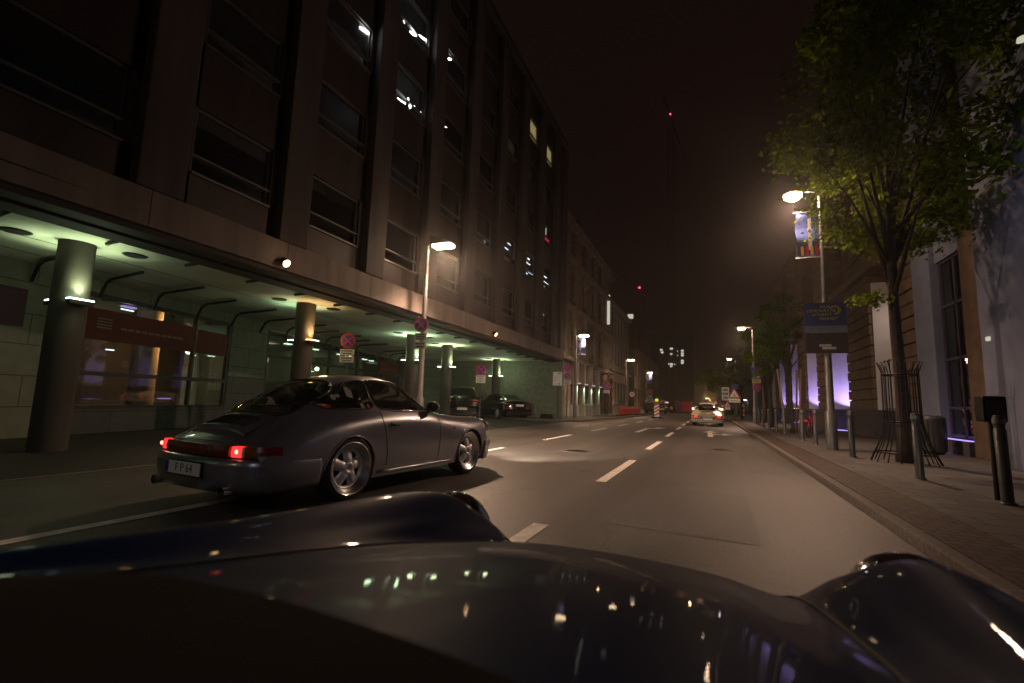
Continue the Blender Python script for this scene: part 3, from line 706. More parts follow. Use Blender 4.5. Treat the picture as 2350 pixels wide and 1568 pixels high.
for d in (.0, .33, .66):
    a = (FX-.9)*(1-d)+d*inner(-10); b = (FX-.9)*(1-d)+d*inner(27)
    if d: ce.tube([(a-.4, -10, 3.499), (b-.4, 27, 3.499)], .008, 4)
ce.build('canopy_ceiling', None, bank)
# dark pipes hanging under the ceiling, bent down at the wall
for k in range(24):
    y = -3.3+1.32*k
    if any(abs(y-c) < .75 for c in (4.4, 9.55, 15.6, 18.9, 26.4)) and k % 2: continue
    xw = inner(y)+.25
    MB().tube([(xw, y+.15, 3.08), (xw+.24, y+.12, 3.37), (xw+.45, y+.1, 3.44), (xw+(2.1 if k % 2 == 0 else 1.8), y-.05, 3.45)], .036, 6).build('ceiling_pipe', 'black', bank, True)
    if y > 0: MB().tube([(-9.35, y-.12, 3.46), (-8.95, y-.16, 3.46)], .032, 6).build('ceiling_pipe', 'black', bank, True)
# columns with uplights
CR_ = .25
COLS = [(-9.95, -1.6, 'g', 'g'), (-10.0, 4.4, 'g', 'g'), (-10.15, 9.6, 'g', 'w'), (-10.75, 15.6, 'g', 'g'), (-11.15, 18.95, 'g', 'g'), (-11.85, 26.0, 'g', 'g'), (-10.0, -7.4, 'g', 'g')]
for cx, cy, l0, l1 in COLS:
    c = MB().lathe([(CR_, 0), (CR_, 3.5)], (0, 0, 0), 'z', 40).build('column', 'col', bank, True, loc=(cx, cy, 0))
    h = MB().lathe([(.0, 0), (.17, 0), (.17, .02), (.20, .02)], (0, 0, 0), 'z', 28).build('ceiling_recess', 'black', c, loc=(.25, .75, 3.475))
    h2 = h.copy(); COL.objects.link(h2); h2.parent = c; h2.location = (-.2, -.72, 3.475)
    for sy, kind in ((-1, l0), (1, l1)):
        dmf = .2 if cy < 0 else (1.25 if cy < 12 else 3.)
        wm = kind == 'w'
        a = MB(); a.use('dark').box(-.07, .07, -.17, .17, -.07, .0); a.use('e_amber' if wm else 'e_green').box(-.066, .066, -.165, .165, .0, .024)
        o = a.build('uplight', None, c, loc=(sy*.325, .0, 2.48))
        colr = (1., .62, .26) if wm else ((.66, 1., .58) if (int(cy) % 2) else (.80, 1., .56))
        lt = light('uplight_light', 'SPOT', (sy*.04, 0, .05), 95 if wm else 60*max(dmf, 1), colr, o, (0, R(180-sy*12), 0), .06, R(108), .9)
        lt2 = light('spill_light', 'POINT', (sy*.25, .0, .18), (7.5 if wm else 5.2)*dmf, colr, o, (0, 0, 0), .12)
# pilasters, spandrels, windows of the upper floors
pm = MB()
for y in PIL: pm.box(FX-.35, FX+.03, y-.36, y+.36, 4.15, ZT)
pm.build('pilaster', 'pil', bank, bevel=.02)
sm_ = MB()
for k in range(6):
    z0 = 4.15 if k == 0 else WIN0+FH*(k-1)+1.2; z1 = WIN0+FH*k if k < 5 else ZT
    sm_.box(FX-.42, FX-.18, -17, 26.5, z0, z1)
for y in PIL:
    sm_.box(FX-.42, FX-.18, y+.36, y+.52, 4.15, ZT); sm_.box(FX-.42, FX-.18, y-.52, y-.36, 4.15, ZT)
sm_.box(FX-.42, FX-.18, -17, PIL[0]-.4, 4.15, ZT)
sm_.build('spandrels', 'span', bank)
MB().box(-9.7, FX+.08, -17, 27.1, ZT, ZT+.35).build('roof_edge', 'zinc', bank, bevel=.03)
MB().box(-20, -9.7, -17, 27.0, 3.8, ZT+.2).build('building_core', 'officeroom', bank)
def wframe():
    f = MB(); hw = .79
    for z0, z1 in ((0, .05), (.30, .34), (1.15, 1.2)): f.box(-.06, .0, -hw, hw, z0, z1)
    for y in (-hw, hw-.05): f.box(-.06, 0, y, y+.05, .05, 1.15)
    f.box(0, .10, -hw, hw, -.04, .0); f.box(0, .05, -hw, hw, .30, .335)
    return f.build('window', 'pole', bank)
wf = wframe(); pn = MB().box(-.035, -.030, -.74, .74, .05, 1.15).build('pane', 'wglass', wf)
wf_used = False
LIT = {(3, 12): 'e_win', (3, 13): 'e_win', (2, 16): 'e_dimwin'}
for fl_ in range(5):
    for i in range(len(PIL)-1):
        y = (PIL[i]+PIL[i+1])/2
        if y < -8: continue
        if wf_used:
            o = wf.copy(); COL.objects.link(o); p_ = pn.copy(); COL.objects.link(p_); p_.parent = o
        else: o = wf; p_ = pn; wf_used = True
        o.parent = bank; o.location = (FX-.24, y, WIN0+FH*fl_)
        if rnd.random() < .45 and not (fl_ == 4 and y > 20):
            hb = rnd.choice((.25, .4, .55, .8)); MB().box(-.075, -.06, -.73, .73, 1.15-hb, 1.15).build('blind', 'officeroom', o)
        yy = round((y-5.76)/2.62)
        if fl_ == 4 and yy in (6, 7):
            b = MB().box(FX-.33, FX-.30, y-.76, y+.76, WIN0+FH*4+.05, WIN0+FH*4+1.15).build('lit_room', 'e_win', bank)
            p_.data = MB().box(-.035, -.030, -.74, .74, .05, 1.15).build('tmp', glass('clear_pane', (.95, .95, .9), .02)).data
            bpy.data.objects.remove(bpy.data.objects['tmp'])
# glowing strips behind the upper panes, standing in for reflections in the glass
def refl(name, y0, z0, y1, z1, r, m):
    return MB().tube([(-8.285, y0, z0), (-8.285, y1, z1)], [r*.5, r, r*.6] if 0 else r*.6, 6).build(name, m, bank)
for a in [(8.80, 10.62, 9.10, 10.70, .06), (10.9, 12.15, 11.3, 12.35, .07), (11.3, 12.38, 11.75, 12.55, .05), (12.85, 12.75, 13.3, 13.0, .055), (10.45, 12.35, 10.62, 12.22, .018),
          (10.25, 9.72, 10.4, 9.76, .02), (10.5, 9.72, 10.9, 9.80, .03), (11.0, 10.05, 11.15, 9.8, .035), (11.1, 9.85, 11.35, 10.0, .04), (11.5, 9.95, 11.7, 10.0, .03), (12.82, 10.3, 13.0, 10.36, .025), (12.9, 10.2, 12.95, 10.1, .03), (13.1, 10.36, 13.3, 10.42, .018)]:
    refl('reflection_strip', *a, 'e_white')
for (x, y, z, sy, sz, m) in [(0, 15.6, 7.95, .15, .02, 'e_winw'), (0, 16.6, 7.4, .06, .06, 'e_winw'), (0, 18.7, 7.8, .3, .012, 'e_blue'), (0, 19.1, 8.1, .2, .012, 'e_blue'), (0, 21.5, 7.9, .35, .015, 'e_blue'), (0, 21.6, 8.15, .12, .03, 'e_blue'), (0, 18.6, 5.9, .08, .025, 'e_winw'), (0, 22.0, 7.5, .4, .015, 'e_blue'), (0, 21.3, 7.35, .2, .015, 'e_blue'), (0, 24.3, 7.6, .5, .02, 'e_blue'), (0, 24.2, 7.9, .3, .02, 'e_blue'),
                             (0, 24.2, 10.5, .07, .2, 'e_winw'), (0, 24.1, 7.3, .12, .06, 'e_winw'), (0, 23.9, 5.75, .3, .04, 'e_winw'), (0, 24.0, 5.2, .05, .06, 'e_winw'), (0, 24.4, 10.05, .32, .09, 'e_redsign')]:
    MB().box(-8.30, -8.275, y-sy, y+sy, z-sz, z+sz).build('lamp_or_reflection', m, bank)  # bars in the upper windows glow in place of reflections in the glass
MT['amber_col'] = mat('amber_column', (.62, .46, .30), .8)
# shopfronts below the canopy, along the slanting inner wall
def wbox(mb, y0, y1, z0, z1, d0=0., d1=.2):
    """slab on the inner wall line between y0 and y1; d = depth behind the line"""
    p = (inner(y0)-d0, y0); q = (inner(y1)-d0, y1); mb.beam(p, q, d1-d0, z0, z1); return mb
def wseg(name, m, y0, y1, z0, z1, d0=0., d1=.2): return wbox(MB(), y0, y1, z0, z1, d0, d1).build(name, m, bank)
wseg('tiled_wall', 'tile', -17, 5.7, 0, 3.5); wseg('wall_poster', mat('dark_poster', (.07, .02, .05), .6), 4.0, 4.86, 2.2, 2.95, -.03, 0)
wseg('sill_wall', 'tiledark', 5.7, 10.4, 0, .56); wseg('tiled_pier', 'tile', 10.4, 12.1, 1.55, 3.5); wseg('pier_base', 'tiledark', 10.4, 12.1, 0, 1.55, .0, .2)
wseg('tiled_header', 'tile', 5.7, 10.4, 3.22, 3.5)
wseg('tiled_header', 'tile', 12.1, 27.2, 3.30, 3.5)
fr = MB()
for y in (5.72, 10.3): wbox(fr, y, y+.1, .56, 3.22, .02, .12)
wbox(fr, 5.7, 10.4, 3.12, 3.22, .02, .12); wbox(fr, 5.7, 10.4, .56, .64, .0, .12); wbox(fr, 5.7, 10.4, 1.32, 1.42, .02, .10)
for y in (9.0,): wbox(fr, y, y+.07, .56, 3.2, .02, .12)
for y in (12.12, 14.2, 16.33, 18.95, 22.03, 24.3): wbox(fr, y, y+.09, 0, 3.3, .02, .12)
wbox(fr, 12.1, 27, 2.30, 2.40, .02, .10); wbox(fr, 12.1, 27, 0, .12, .02, .12)
fr.build('shopfront_frame', 'frame', bank)
wseg('shopfront_glass', 'shopglass', 5.75, 10.3, .6, 3.18, .07, .075); wseg('shopfront_glass', 'shopglass', 12.15, 27, .1, 3.28, .07, .075)
# red fascia board of the shop, with white lettering
rb_ = wbox(wbox(MB(), 6.0, 9.02, 2.14, 2.86, .03, .05), 9.1, 10.28, 2.14, 2.82, .03, .05).build('red_sign_band', mat('red_band', (.17, .006, .004), .6), bank)
ang = math.atan2(1, -.26)   # wall direction
def wtext(s, y, z, size, m='white', d=-.02, par=None, nm='sign_lettering'):
    return text(s, nm, m, par or bank, (inner(y)-d, y, z), (R(90), 0, ang), size, .002)
wr = mat('faded_lettering', (.35, .22, .2), .6); MT['faded'] = wr
for i in range(4): wbox(MB(), 6.28, 6.62, 2.42+.07*i, 2.45+.07*i, .015, .028).build('sign_stripe', 'faded', bank)
for i in range(10): wbox(MB(), 6.85+.18*i, 6.99+.18*i, 2.44, 2.50, .015, .028).build('sign_stroke', 'faded', bank)
wseg('shop_back_wall', 'room', 5.7, 10.4, 0, 3.5, 2.4, 2.5); wseg('shop_floor', 'room', 5.7, 10.4, .3, .35, .2, 2.4)
c = MB().lathe([(.30, 0), (.30, 3.4)], (0, 0, 0), 'z', 28).build('interior_column', 'amber_col', bank, True, loc=(-14.35, 8.15, 0))
aim(light('column_wash', 'AREA', (-13.98, 9.0, 2.95), 80, (1, .55, .24), bank, (0, 0, 0), .25), (-14.35, 8.15, 1.5)); light('shop_light', 'POINT', (inner(7.2)-.45, 7.2, 2.98), 5, (.9, .88, 1), bank, size=.1)
for y, z, l, m in [(7.25, 3.04, .16, 'e_blue'), (6.95, 1.98, .09, 'e_blue'), (9.35, 2.5, .09, 'e_green'), (8.62, .80, .2, 'e_purple')]:
    wbox(MB(), y-l, y+l, z-.012, z+.012, .5, .54).build('lamp_or_reflection', m, bank)
wbox(MB(), 7.1, 7.42, 3.09, 3.13, .4, .54).build('lamp_or_reflection', 'e_purple', bank)
# lit hall behind the second shopfront
wseg('hall_back_wall', 'roomgreen', 12.1, 27.2, 0, 3.5, 4.4, 4.5); wseg('hall_floor', 'roomgreen', 12.1, 27.2, .0, .05, .2, 4.4)
for y in (13.2, 15.3, 17.4, 19.7, 20.7, 22.6, 23.5, 25.4):
    o = wbox(MB(), y-.16, y+.16, 3.18+.0, 3.22, 1.6, 1.8).build('hall_lamp', 'e_green' if y != 13.2 else 'e_amber', bank)
for y in (14.5, 20.5, 24.5):
    lt = light('hall_light', 'AREA', (inner(y)-2.2, y, 3.15), 75, (.75, 1, .68) if y > 15 else (1, .8, .5), bank, (0, 0, 0), .6)
for y, d in ((17.6, 2.6), (20.3, 2.2), (23.2, 2.6)):
    MB().lathe([(.26, 0), (.26, 3.4)], (0, 0, 0), 'z', 24).build('hall_column', 'roomgreen', bank, True, loc=(inner(y)-d, y, 0))
wbox(MB(), 12.7, 13.5, 0.1, 2.2, 1.6, 1.7).build('amber_panel', 'amber_col', bank); light('amber_glow', 'POINT', (inner(13.1)-.9, 13.1, 2.3), 9, (1, .6, .3), bank, size=.1)
wseg('dark_counter', 'tiledark', 13.5, 18.5, .0, 1.15, 1.5, 1.9)
rp_ = wbox(MB(), 21.5, 24.2, 2.32, 3.02, -.02, .0).build('red_poster', 'red', bank)
for i in range(8): wbox(MB(), 22.1+.22*i, 22.25+.22*i, 2.56, 2.62, -.03, -.02).build('poster_stroke', 'faded', rp_)
# right end of the canopy
MB().box(-12.0, -8.05, 27.2, 27.6, 0, 3.5).build('end_wall', 'endwall', bank)
MB().box(-18.6, -14.3, 27.22, 27.6, 0, 3.5).build('tiled_wall', 'tile', bank)
MB().box(-14.3, -12.0, 28.6, 28.9, 0, 3.5).build('driveway_gate', 'dark', bank)
MB().box(-13.4, -12.2, 28.4, 28.5, 1.9, 1.97).build('gate_rail', 'pole', bank)
MB().box(-8.5, -8.03, 26.6, 27.6, 4.15, ZT).build('corner_wall', 'pil', bank)
# fascia spotlights
for y in (6.82, 17.07):
    s_ = MB(); s_.use('dark').tube([(FX+.005, y+.12, 3.80), (FX+.10, y+.10, 3.74)], .015, 6).cyl((FX+.05, y, 3.74), (FX+.16, y, 3.66), .07, .085, 16)
    o = s_.build('fascia_spotlight', None, bank, True); MB().cyl((FX+.16, y, 3.658), (FX+.165, y, 3.655), .08, .08, 16).build('spotlight_lens', 'e_amber', o)
    light('fascia_light', 'POINT', (FX+.24, y, 3.70), 2.2, (1, .6, .3), o, size=.05)

# ---------------------------------------------------------------- left: old buildings farther down the street
def facade_windows(parent, X, ys, zs, w_, h_, deep, fm, pane='wglass', arch=False, sx=1):
    """real window pieces set in front of recessed openings: surround, sill, pane"""
    f = MB(); f.box(-.02, .07, -w_/2-.14, -w_/2, 0, h_); f.box(-.02, .07, w_/2, w_/2+.14, 0, h_); f.box(-.02, .12, -w_/2-.2, w_/2+.2, h_, h_+.14); f.box(-.02, .14, -w_/2-.2, w_/2+.2, -.12, 0)
    o = f.build('window', fm, parent); g = MB().use('darkglass').box(-.02, .012, -w_/2, w_/2, 0, h_); g.use('frame').box(.012, .03, -.03, .03, 0, h_); g.box(.012, .03, -w_/2, w_/2, h_*.62, h_*.62+.06)
    p = g.build('pane', None, o); first = True
    for y in ys:
        for z in zs:
            if first: q = o; first = False
            else:
                q = o.copy(); COL.objects.link(q); r_ = p.copy(); COL.objects.link(r_); r_.parent = q
            q.parent = parent; q.location = (X, y, z); q.scale = (sx, 1, 1)
old = empty('sandstone_building', 'old carved sandstone building with four green lit ground floor pilasters', 'building')
OX = -8.95
MB().box(-20, OX-.15, 27.7, 47.3, 0, 13.6).build('wall', 'old', old)
cor = MB()
for z in (3.9, 7.6, 11.0, 13.4): cor.box(OX-.2, OX+.28, 27.75, 47.2, z, z+.28)
cor.box(OX-.2, OX+.4, 27.75, 47.2, 13.68, 13.95); cor.build('cornice', 'old', old, bevel=.04)
MB().prism([(-20, 27.9), (-10.1, 27.9), (-10.1, 47.1), (-20, 47.1)], 13.95, 16.2).build('mansard_roof', 'zinc', old)
pl_ = MB()
for y in (30.0, 33.2, 36.5, 39.9, 43.0): pl_.box(OX-.2, OX+.12, y-.35, y+.35, 4.2, 13.4)
pl_.build('pilaster', 'old', old, bevel=.03)
facade_windows(old, OX-.13, (29.8, 33.0, 36.2, 39.3, 42.0), (5.0, 8.4, 11.7), 1.1, 1.7, .2, 'old')
for y in (30.4, 36.2):   # dormers
    MB().box(-11.0, OX-.5, y-.7, y+.7, 14.0, 15.6).build('dormer', 'zinc', old)
for i, y in enumerate((33.0, 35.1, 37.5, 40.2)):
    h = MB(); hz = 2.32
    for k in range(6):
        z = .95+k*.235; rr = .17 if i in (1, 2) else .19
        h.cyl((OX+.14, y, z), (OX+.14, y, z+.215), rr, rr, 18); h.cyl((OX+.14, y, z+.215), (OX+.14, y, z+.235), rr*.9 if i in (0, 3) else rr, None, 18)
    h.box(OX-.2, OX+.36, y-.24, y+.24, 0, .90); h.box(OX-.2, OX+.38, y-.26, y+.26, .90, .95); h.box(OX-.2, OX+.34, y-.26, y+.26, 2.36, 3.9)
    o = h.build('half_column', 'pale', old)
    l = MB().box(OX+.30, OX+.52, y-.1, y+.2, 2.40, 2.45).build('downlight', 'e_winw', o)
    light('column_light', 'SPOT', (OX+.46, y, 2.36), 340, (.45, 1, .55), o, (0, R(14), 0), .04, R(60), .7)
# entrance arch
ar = MB()
for t in range(9):
    a = math.pi*t/8; ar.box(OX-.2, OX+.25, 43.4+1.2*math.cos(a)-.3, 43.4+1.2*math.cos(a)+.3, 2.2+1.2*math.sin(a)-.2, 2.2+1.2*math.sin(a)+.35)
ar.build('entrance_arch', 'rust', old, bevel=.03)
for y in (42.0, 44.9, 46.4):
    ar = MB()
    for k in range(8): ar.box(OX-.2, OX+(.3 if k % 2 else .24), y-.32, y+.32, .02+k*.44, .46+k*.44)
    ar.build('banded_pier', 'rust', old)
light('arch_light', 'POINT', (OX+1.0, 43.4, 3.4), 30, (1, .6, .32), old, size=.1)
MB().box(OX-.10, OX+.14, 45.4, 45.56, 8.7, 11.6).build('lit_stair_window', 'e_winw', old)
new = empty('stucco_building', 'pale stucco corner building with tall narrow windows farther down the street', 'building')
MB().box(-20, OX-.3, 47.4, 60.0, 0, 11.2).build('wall', 'pale', new)
MB().box(-20, OX+.1, 47.4, 60.2, 11.2, 11.5).build('cornice', 'pale', new, bevel=.05); MB().box(-20, OX+.05, 47.4, 60.1, 4.4, 4.6).build('string_course', 'pale', new, bevel=.03)
facade_windows(new, OX-.28, [48.8+1.9*i for i in range(6)], (1.2, 5.2, 8.4), .75, 2.1, .2, 'pale')
MB().box(OX-.2, OX+.42, 58.6, 59.0, 11.6, 12.1).build('illuminated_box', 'e_winw', new)
third = empty('terrace_house', 'dark plain building with a few openings beyond the stucco corner building', 'building')
MB().box(-22, -9.4, 66, 100, 0, 8.4).build('wall', 'old', third); facade_windows(third, -9.38, [67+3*i for i in range(11)], (1.5, 5.0), 1.0, 1.7, .2, 'old'); MB().box(-22, -9.1, 65.8, 100.2, 8.4, 8.7).build('cornice', 'old', third)
# far tower block with lit windows, cranes
tw = empty('tower_block', 'distant dark tower block with a scatter of lit windows', 'building')
MB().box(-24, -6, 221, 235, 0, 32).build('wall', mat('tower_wall', (.35, .33, .32), .9), tw)
def tpx(px, py, Y):
    """point on the plane y=Y seen at picture position (px, py) of a 2350 px wide frame"""
    d = _f+_r*((px-1175)/1087)-_u*((py-784)/1087); t = Y/d.y; return Vector((0, 0, CAM_H))+d*t
for px, py, ww in [(1517.5, 803, 1), (1519.6, 809, 1), (1540.5, 800.5, 1.2), (1540, 812.5, .9), (1566, 805, 1), (1566, 811, 1), (1566, 816, 1), (1566, 828, 1), (1566, 833, 1), (1555, 816, .4), (1555, 806, .4), (1537, 835.5, 1), (1541, 836, 1), (1549, 836.5, .7), (1540.5, 840.5, 1)]:
    p = tpx(px, py, 220.9); MB().box(p.x-.55*ww, p.x+.55*ww, 220.85, 220.98, p.z-.36*ww, p.z+.36*ww).build('window', 'e_tower', tw)
for nm, px, top, Y, bot, lb in [('tower_crane', 1538, 262, 180, 930, 'tall lattice tower crane with one red light at its top'), ('tower_crane', 1467, 660, 150, 935, 'lower lattice tower crane with a red light, left of the tall crane')]:
    T = tpx(px, top, Y); c = empty(nm, lb, 'crane', (T.x, Y, 0), group='tower cranes over the street end')
    m_ = MB(); hh = T.z-1.5; s_ = 1.0
    for a in (-s_, s_):
        for b in (-s_, s_): m_.tube([(a, b, 0), (a, b, hh)], .07, 4)
    for k in range(int(hh/2)):
        z = k*2; m_.tube([(-s_, -s_, z), (s_, -s_, z+2)], .06, 4); m_.tube([(s_, s_, z), (-s_, s_, z+2)], .06, 4); m_.tube([(-s_, s_, z), (-s_, -s_, z+2)], .06, 4)
    m_.build('mast', mat('crane_red', (.75, .42, .36), .6), c)
    j = MB(); sg = 1 if px > 1500 else -1
    j.tube([(-14*sg, 0, hh+.3), (34*sg, 0, hh+.3)], .16, 4); j.tube([(-14*sg, 0, hh+1.6), (34*sg, 0, hh+1.2)], .12, 4)
    for k in range(24): j.tube([(-14*sg+k*2*sg, 0, hh+.3), (-13*sg+k*2*sg, 0, hh+1.5)], .07, 4)
    j.build('jib', mat('crane_pale', (.75, .6, .55), .6), c, rz=R(84))
    MB().lathe([(0, -.34), (.30, -.2), (.34, 0), (.30, .2), (0, .34)], (0, 0, hh+1.5), 'z', 10).build('obstacle_light', 'e_redlight', c)

# ---------------------------------------------------------------- right: building with banded piers and uplit bays
rb = empty('pier_building', 'brown stone building with banded piers and violet lit bays between them', 'building')
RX = 5.6
# piers: (y0, y1)
PIERS = [(17.1, 18.9), (21.3, 24.6), (28.2, 31.0), (34.4, 37.0), (40.6, 43.2), (47.0, 49.5), (53.0, 55.5)]
BD = 1.35
for y0, y1 in PIERS:
    p = MB(); z = 1.15; k = 0
    while z < 11.5:
        p.box(RX-.02-.02*(k % 2), RX+BD+.2, y0+.012*(k % 2), y1-.012*(k % 2), z, z+.36); p.box(RX+.05, RX+BD+.2, y0+.05, y1-.05, z+.36, z+.40); z += .40; k += 1
    p.build('banded_pier', 'rust', rb, bevel=.012)
    MB().box(RX-.10, RX+BD+.2, y0-.06, y1+.06, .11, 1.15).build('pier_plinth', 'plinth', rb, bevel=.02)
    if y0 > 20: MB().box(RX+.09, RX+BD, y0-.05, y0-.004, 1.155, 5.9).build('rendered_reveal', 'lilac', rb)
for i in range(len(PIERS)):
    y0 = PIERS[i][1]; y1 = PIERS[i+1][0] if i < len(PIERS)-1 else 60
    MB().box(RX+BD, RX+BD+.3, y0, y1, 1.15, 11.5).build('bay_wall', 'lilac', rb)
    MB().box(RX+.55, RX+BD, y0+.06, y1-.06, .11, 1.13).build('bay_plinth', 'plinth', rb)
    w_ = MB(); xa, xb = RX+BD-.06, RX+BD-.001
    w_.use('frame').box(xa, xb, y0+.6, y0+.65, 2.6, 5.2).box(xa, xb, y1-.65, y1-.6, 2.6, 5.2).box(xa, xb, y0+.65, y1-.65, 5.15, 5.2).box(xa, xb, y0+.65, y1-.65, 2.55, 2.6).box(xa, xb, y0+.65, y1-.65, 3.8, 3.86)
    w_.use('darkglass').box(xa+.02, xb-.01, y0+.66, y1-.66, 2.61, 5.14); w_.build('window', None, rb)
    if i in (1, 2, 3, 4):
        pw = {1: 260, 2: 230, 3: 200, 4: 170}[i]
        ff = MB().use('dark').box(RX+.80, RX+1.10, y1-1.15, y1-.85, 1.13, 1.18); ff.use('e_purple').box(RX+.82, RX+1.08, y1-1.13, y1-.87, 1.18, 1.186)
        o = ff.build('wall_uplight', None, rb)
        aim(light('violet_light', 'SPOT', (RX+.95, y1-1.0, 1.24), pw, (.50, .37, 1.), o, (0, 0, 0), .04, R(95), .35), (RX+.85, y1-.05, 2.35))
        gf = MB().use('dark').box(RX+.0, RX+.5, y1-1.3, y1-.1, .112, .15); gf.use('e_purple').box(RX+.02, RX+.48, y1-1.27, y1-.12, .15, .165)
        o = gf.build('ground_light', None, rb)
        light('violet_glow', 'AREA', (RX+.22, y1-.7, .19), 3.0, (.42, .30, 1.), o, (R(180), 0, 0), .4)
MB().box(RX+BD+.3, RX+10, 17.1, 60, 0, 11.5).build('building_core', 'plinth', rb)
cn = MB()
for z in (6.2, 11.4): cn.box(RX-.25, RX+BD+.3, 17.1, 60, z, z+.35)
cn.build('cornice', 'rust', rb, bevel=.05)
for k in range(5): MB().tube([(RX+.30, 19.05+.5*k, 1.16), (RX+.30, 19.05+.5*k, 2.95)], .018, 5).build('window_guard_bar', 'dark', rb, True)
for z in (1.2, 2.9): MB().tube([(RX+.30, 18.92, z), (RX+.30, 21.2, z)], .02, 5).build('window_guard_rail', 'dark', rb, True)
bl_ = MB().use('dark').box(RX+.5, RX+.9, 19.9, 20.3, 5.30, 5.36); bl_.use('e_amber').box(RX+.55, RX+.85, 19.95, 20.25, 5.29, 5.30); o = bl_.build('bay_lamp', None, rb)
light('bay_light', 'AREA', (RX+.7, 20.1, 5.25), 16, (1, .80, .66), o, (0, 0, 0), .25)

# modern grey block at the right edge, with a tall glazed entrance
mb_ = empty('rendered_block', 'blue grey rendered block with a tall glazed stair at the right edge', 'building')
MB().box(RX-.03, 16, 15.9, 17.09, .1, 12.5).build('wall', 'rend', mb_, bevel=.02)
MB().box(RX-.55, 16, -16, 12.3, .1, 12.5).build('wall', 'rend', mb_, bevel=.02)
MB().box(RX-.02, RX+.5, 12.31, 14.27, .1, 12.5).build('brown_jamb', 'rust', mb_, bevel=.02)
MB().box(RX+.1, 16, 14.28, 15.89, 5.1, 12.5).build('wall_over_entrance', 'rend', mb_)
MB().box(RX+2.6, RX+2.8, 14.0, 16.5, .1, 5.6).build('stair_back_wall', mat('stair_wall', (.5, .46, .38), .8), mb_)
MB().box(RX+.5, RX+2.6, 14.1, 14.27, .1, 5.1).build('stair_side_wall', MT['roomgreen'], mb_)
f = MB()
for y in (14.28, 15.0, 15.80): f.box(RX+.16, RX+.24, y, y+.08, .5, 5.1)
for z in (.5, 1.2, 2.45, 3.85, 5.03): f.box(RX+.16, RX+.24, 14.36, 15.8, z, z+.07)
f.build('glazing_frame', mat('violet_frame', (.05, .04, .09), .5), mb_); MB().box(RX+.195, RX+.20, 14.3, 15.85, .5, 5.1).build('glazing', 'shopglass', mb_)
MB().box(RX-.10, RX+.5, 14.3, 15.85, .11, .45).build('entrance_step', 'plinth', mb_)
o = MB().box(RX-.06, RX+.10, 14.4, 15.8, .452, .47).build('step_light', 'e_purple', mb_)
light('step_glow', 'AREA', (RX-.18, 15.1, .42), 1.2, (.5, .38, 1), o, (0, R(60), 0), .3)
o = MB().box(RX+1.3, RX+1.7, 14.7, 15.1, 4.72, 4.77).build('stair_lamp', 'e_winw', mb_); light('stair_light', 'AREA', (RX+1.5, 14.9, 4.68), 9, (1, .80, .48), o, (0, 0, 0), .3)
MB().box(RX-.60, RX-.555, 11.92, 12.0, 2.51, 2.59).build('wall_lamp', 'e_winw', mb_)
wl = MB().use('dark').lathe([(0, .06), (.10, .05), (.14, 0)], (RX-.9, 10.9, 6.9), 'z', 16).tube([(RX-.9, 10.9, 6.95), (RX-.55, 10.9, 7.05)], .02, 6)
wl.build('bracket_lamp', None, mb_)
aim(light('wall_light', 'SPOT', (RX-1.6, 8.0, 6.0), 110, (.58, .70, 1.), mb_, size=.1, spot=R(125), blend=.8), (RX, 8.9, 4.2)); MB().use('dark').tube([(RX-.56, 8.0, 6.12), (RX-1.6, 8.0, 6.2)], .02, 6).use('e_winw').lathe([(.05, .05), (.06, 0), (0, -.01)], (RX-1.6, 8.0, 6.12), 'z', 14).build('bracket_lamp', None, mb_)

# ---------------------------------------------------------------- street lamps
def street_lamp(x, y, h, sgn, label, power, kind='wedge', col=WARM, group='street lamps along the road', em='e_warm', spill=.007):
    """sgn = +1: head reaches towards +x"""
    o = empty('street_lamp', label, 'street lamp', (x, y, 0), 0, group)
    z0 = .11
    MB().lathe([(.13, z0), (.13, z0+.9), (.09, z0+.98), (.075, h*.5), (.055, h)], (0, 0, 0), 'z', 20).build('pole', 'pole', o, True)
    hd = MB()
    if kind == 'wedge':   # slim arm and a tilted wedge shaped head
        hd.tube([(0, 0, h-.12), (sgn*.22, 0, h-.02)], .03, 8)
        x0, x1 = sgn*.16, sgn*.86
        vs = [(x0, -.16, h+.26), (x0, .16, h+.26), (x0, -.16, h-.02), (x0, .16, h-.02), (x1, -.12, h-.02), (x1, .12, h-.02), (x1, -.12, h+.02), (x1, .12, h+.02)]
        hd.add(vs, [(0, 1, 3, 2), (2, 3, 5, 4), (4, 5, 7, 6), (6, 7, 1, 0), (0, 2, 4, 6), (1, 7, 5, 3)])
        H = hd.build('lamp_head', 'pole', o, bevel=.012)
        lens = MB().box(min(sgn*.24, sgn*.80), max(sgn*.24, sgn*.80), -.15, .15, h-.10, h-.022).build('lamp_lens', em, H)
        lp = (sgn*.5, 0, h-.26)
    else:                 # oval head on a short arm
        hd.tube([(0, 0, h), (sgn*.12, 0, h+.10), (sgn*.35, 0, h+.13)], .028, 8)
        hd.lathe([(0, .10), (.13, .085), (.22, .03), (.23, 0)], (sgn*.62, 0, h+.08), 'z', 24)
        H = hd.build('lamp_head', 'pole', o, True)
        lens = MB().lathe([(.22, 0), (.22, -.07), (.15, -.13), (0, -.15)], (sgn*.62, 0, h+.08), 'z', 24).build('lamp_lens', em, H, True)
        lp = (sgn*.62, 0, h-.24)
    light('lamp_light', 'SPOT', lp, power, col, H, (0, R(-24*sgn), 0), .14, R(136), .6)
    light('lamp_spill', 'POINT', (lp[0], 0, lp[2]-.02), power*spill, col, H, size=.12)
    return o
PW = 2100
L1 = street_lamp(-7.5, 11.35, 5.45, 1, 'street lamp in front of the canopy, nearest lamp on the left kerb', PW*1.25)
L2 = street_lamp(-8.0, 30.0, 5.45, 1, 'street lamp with a blue banner just beyond the canopy corner', PW*.8)
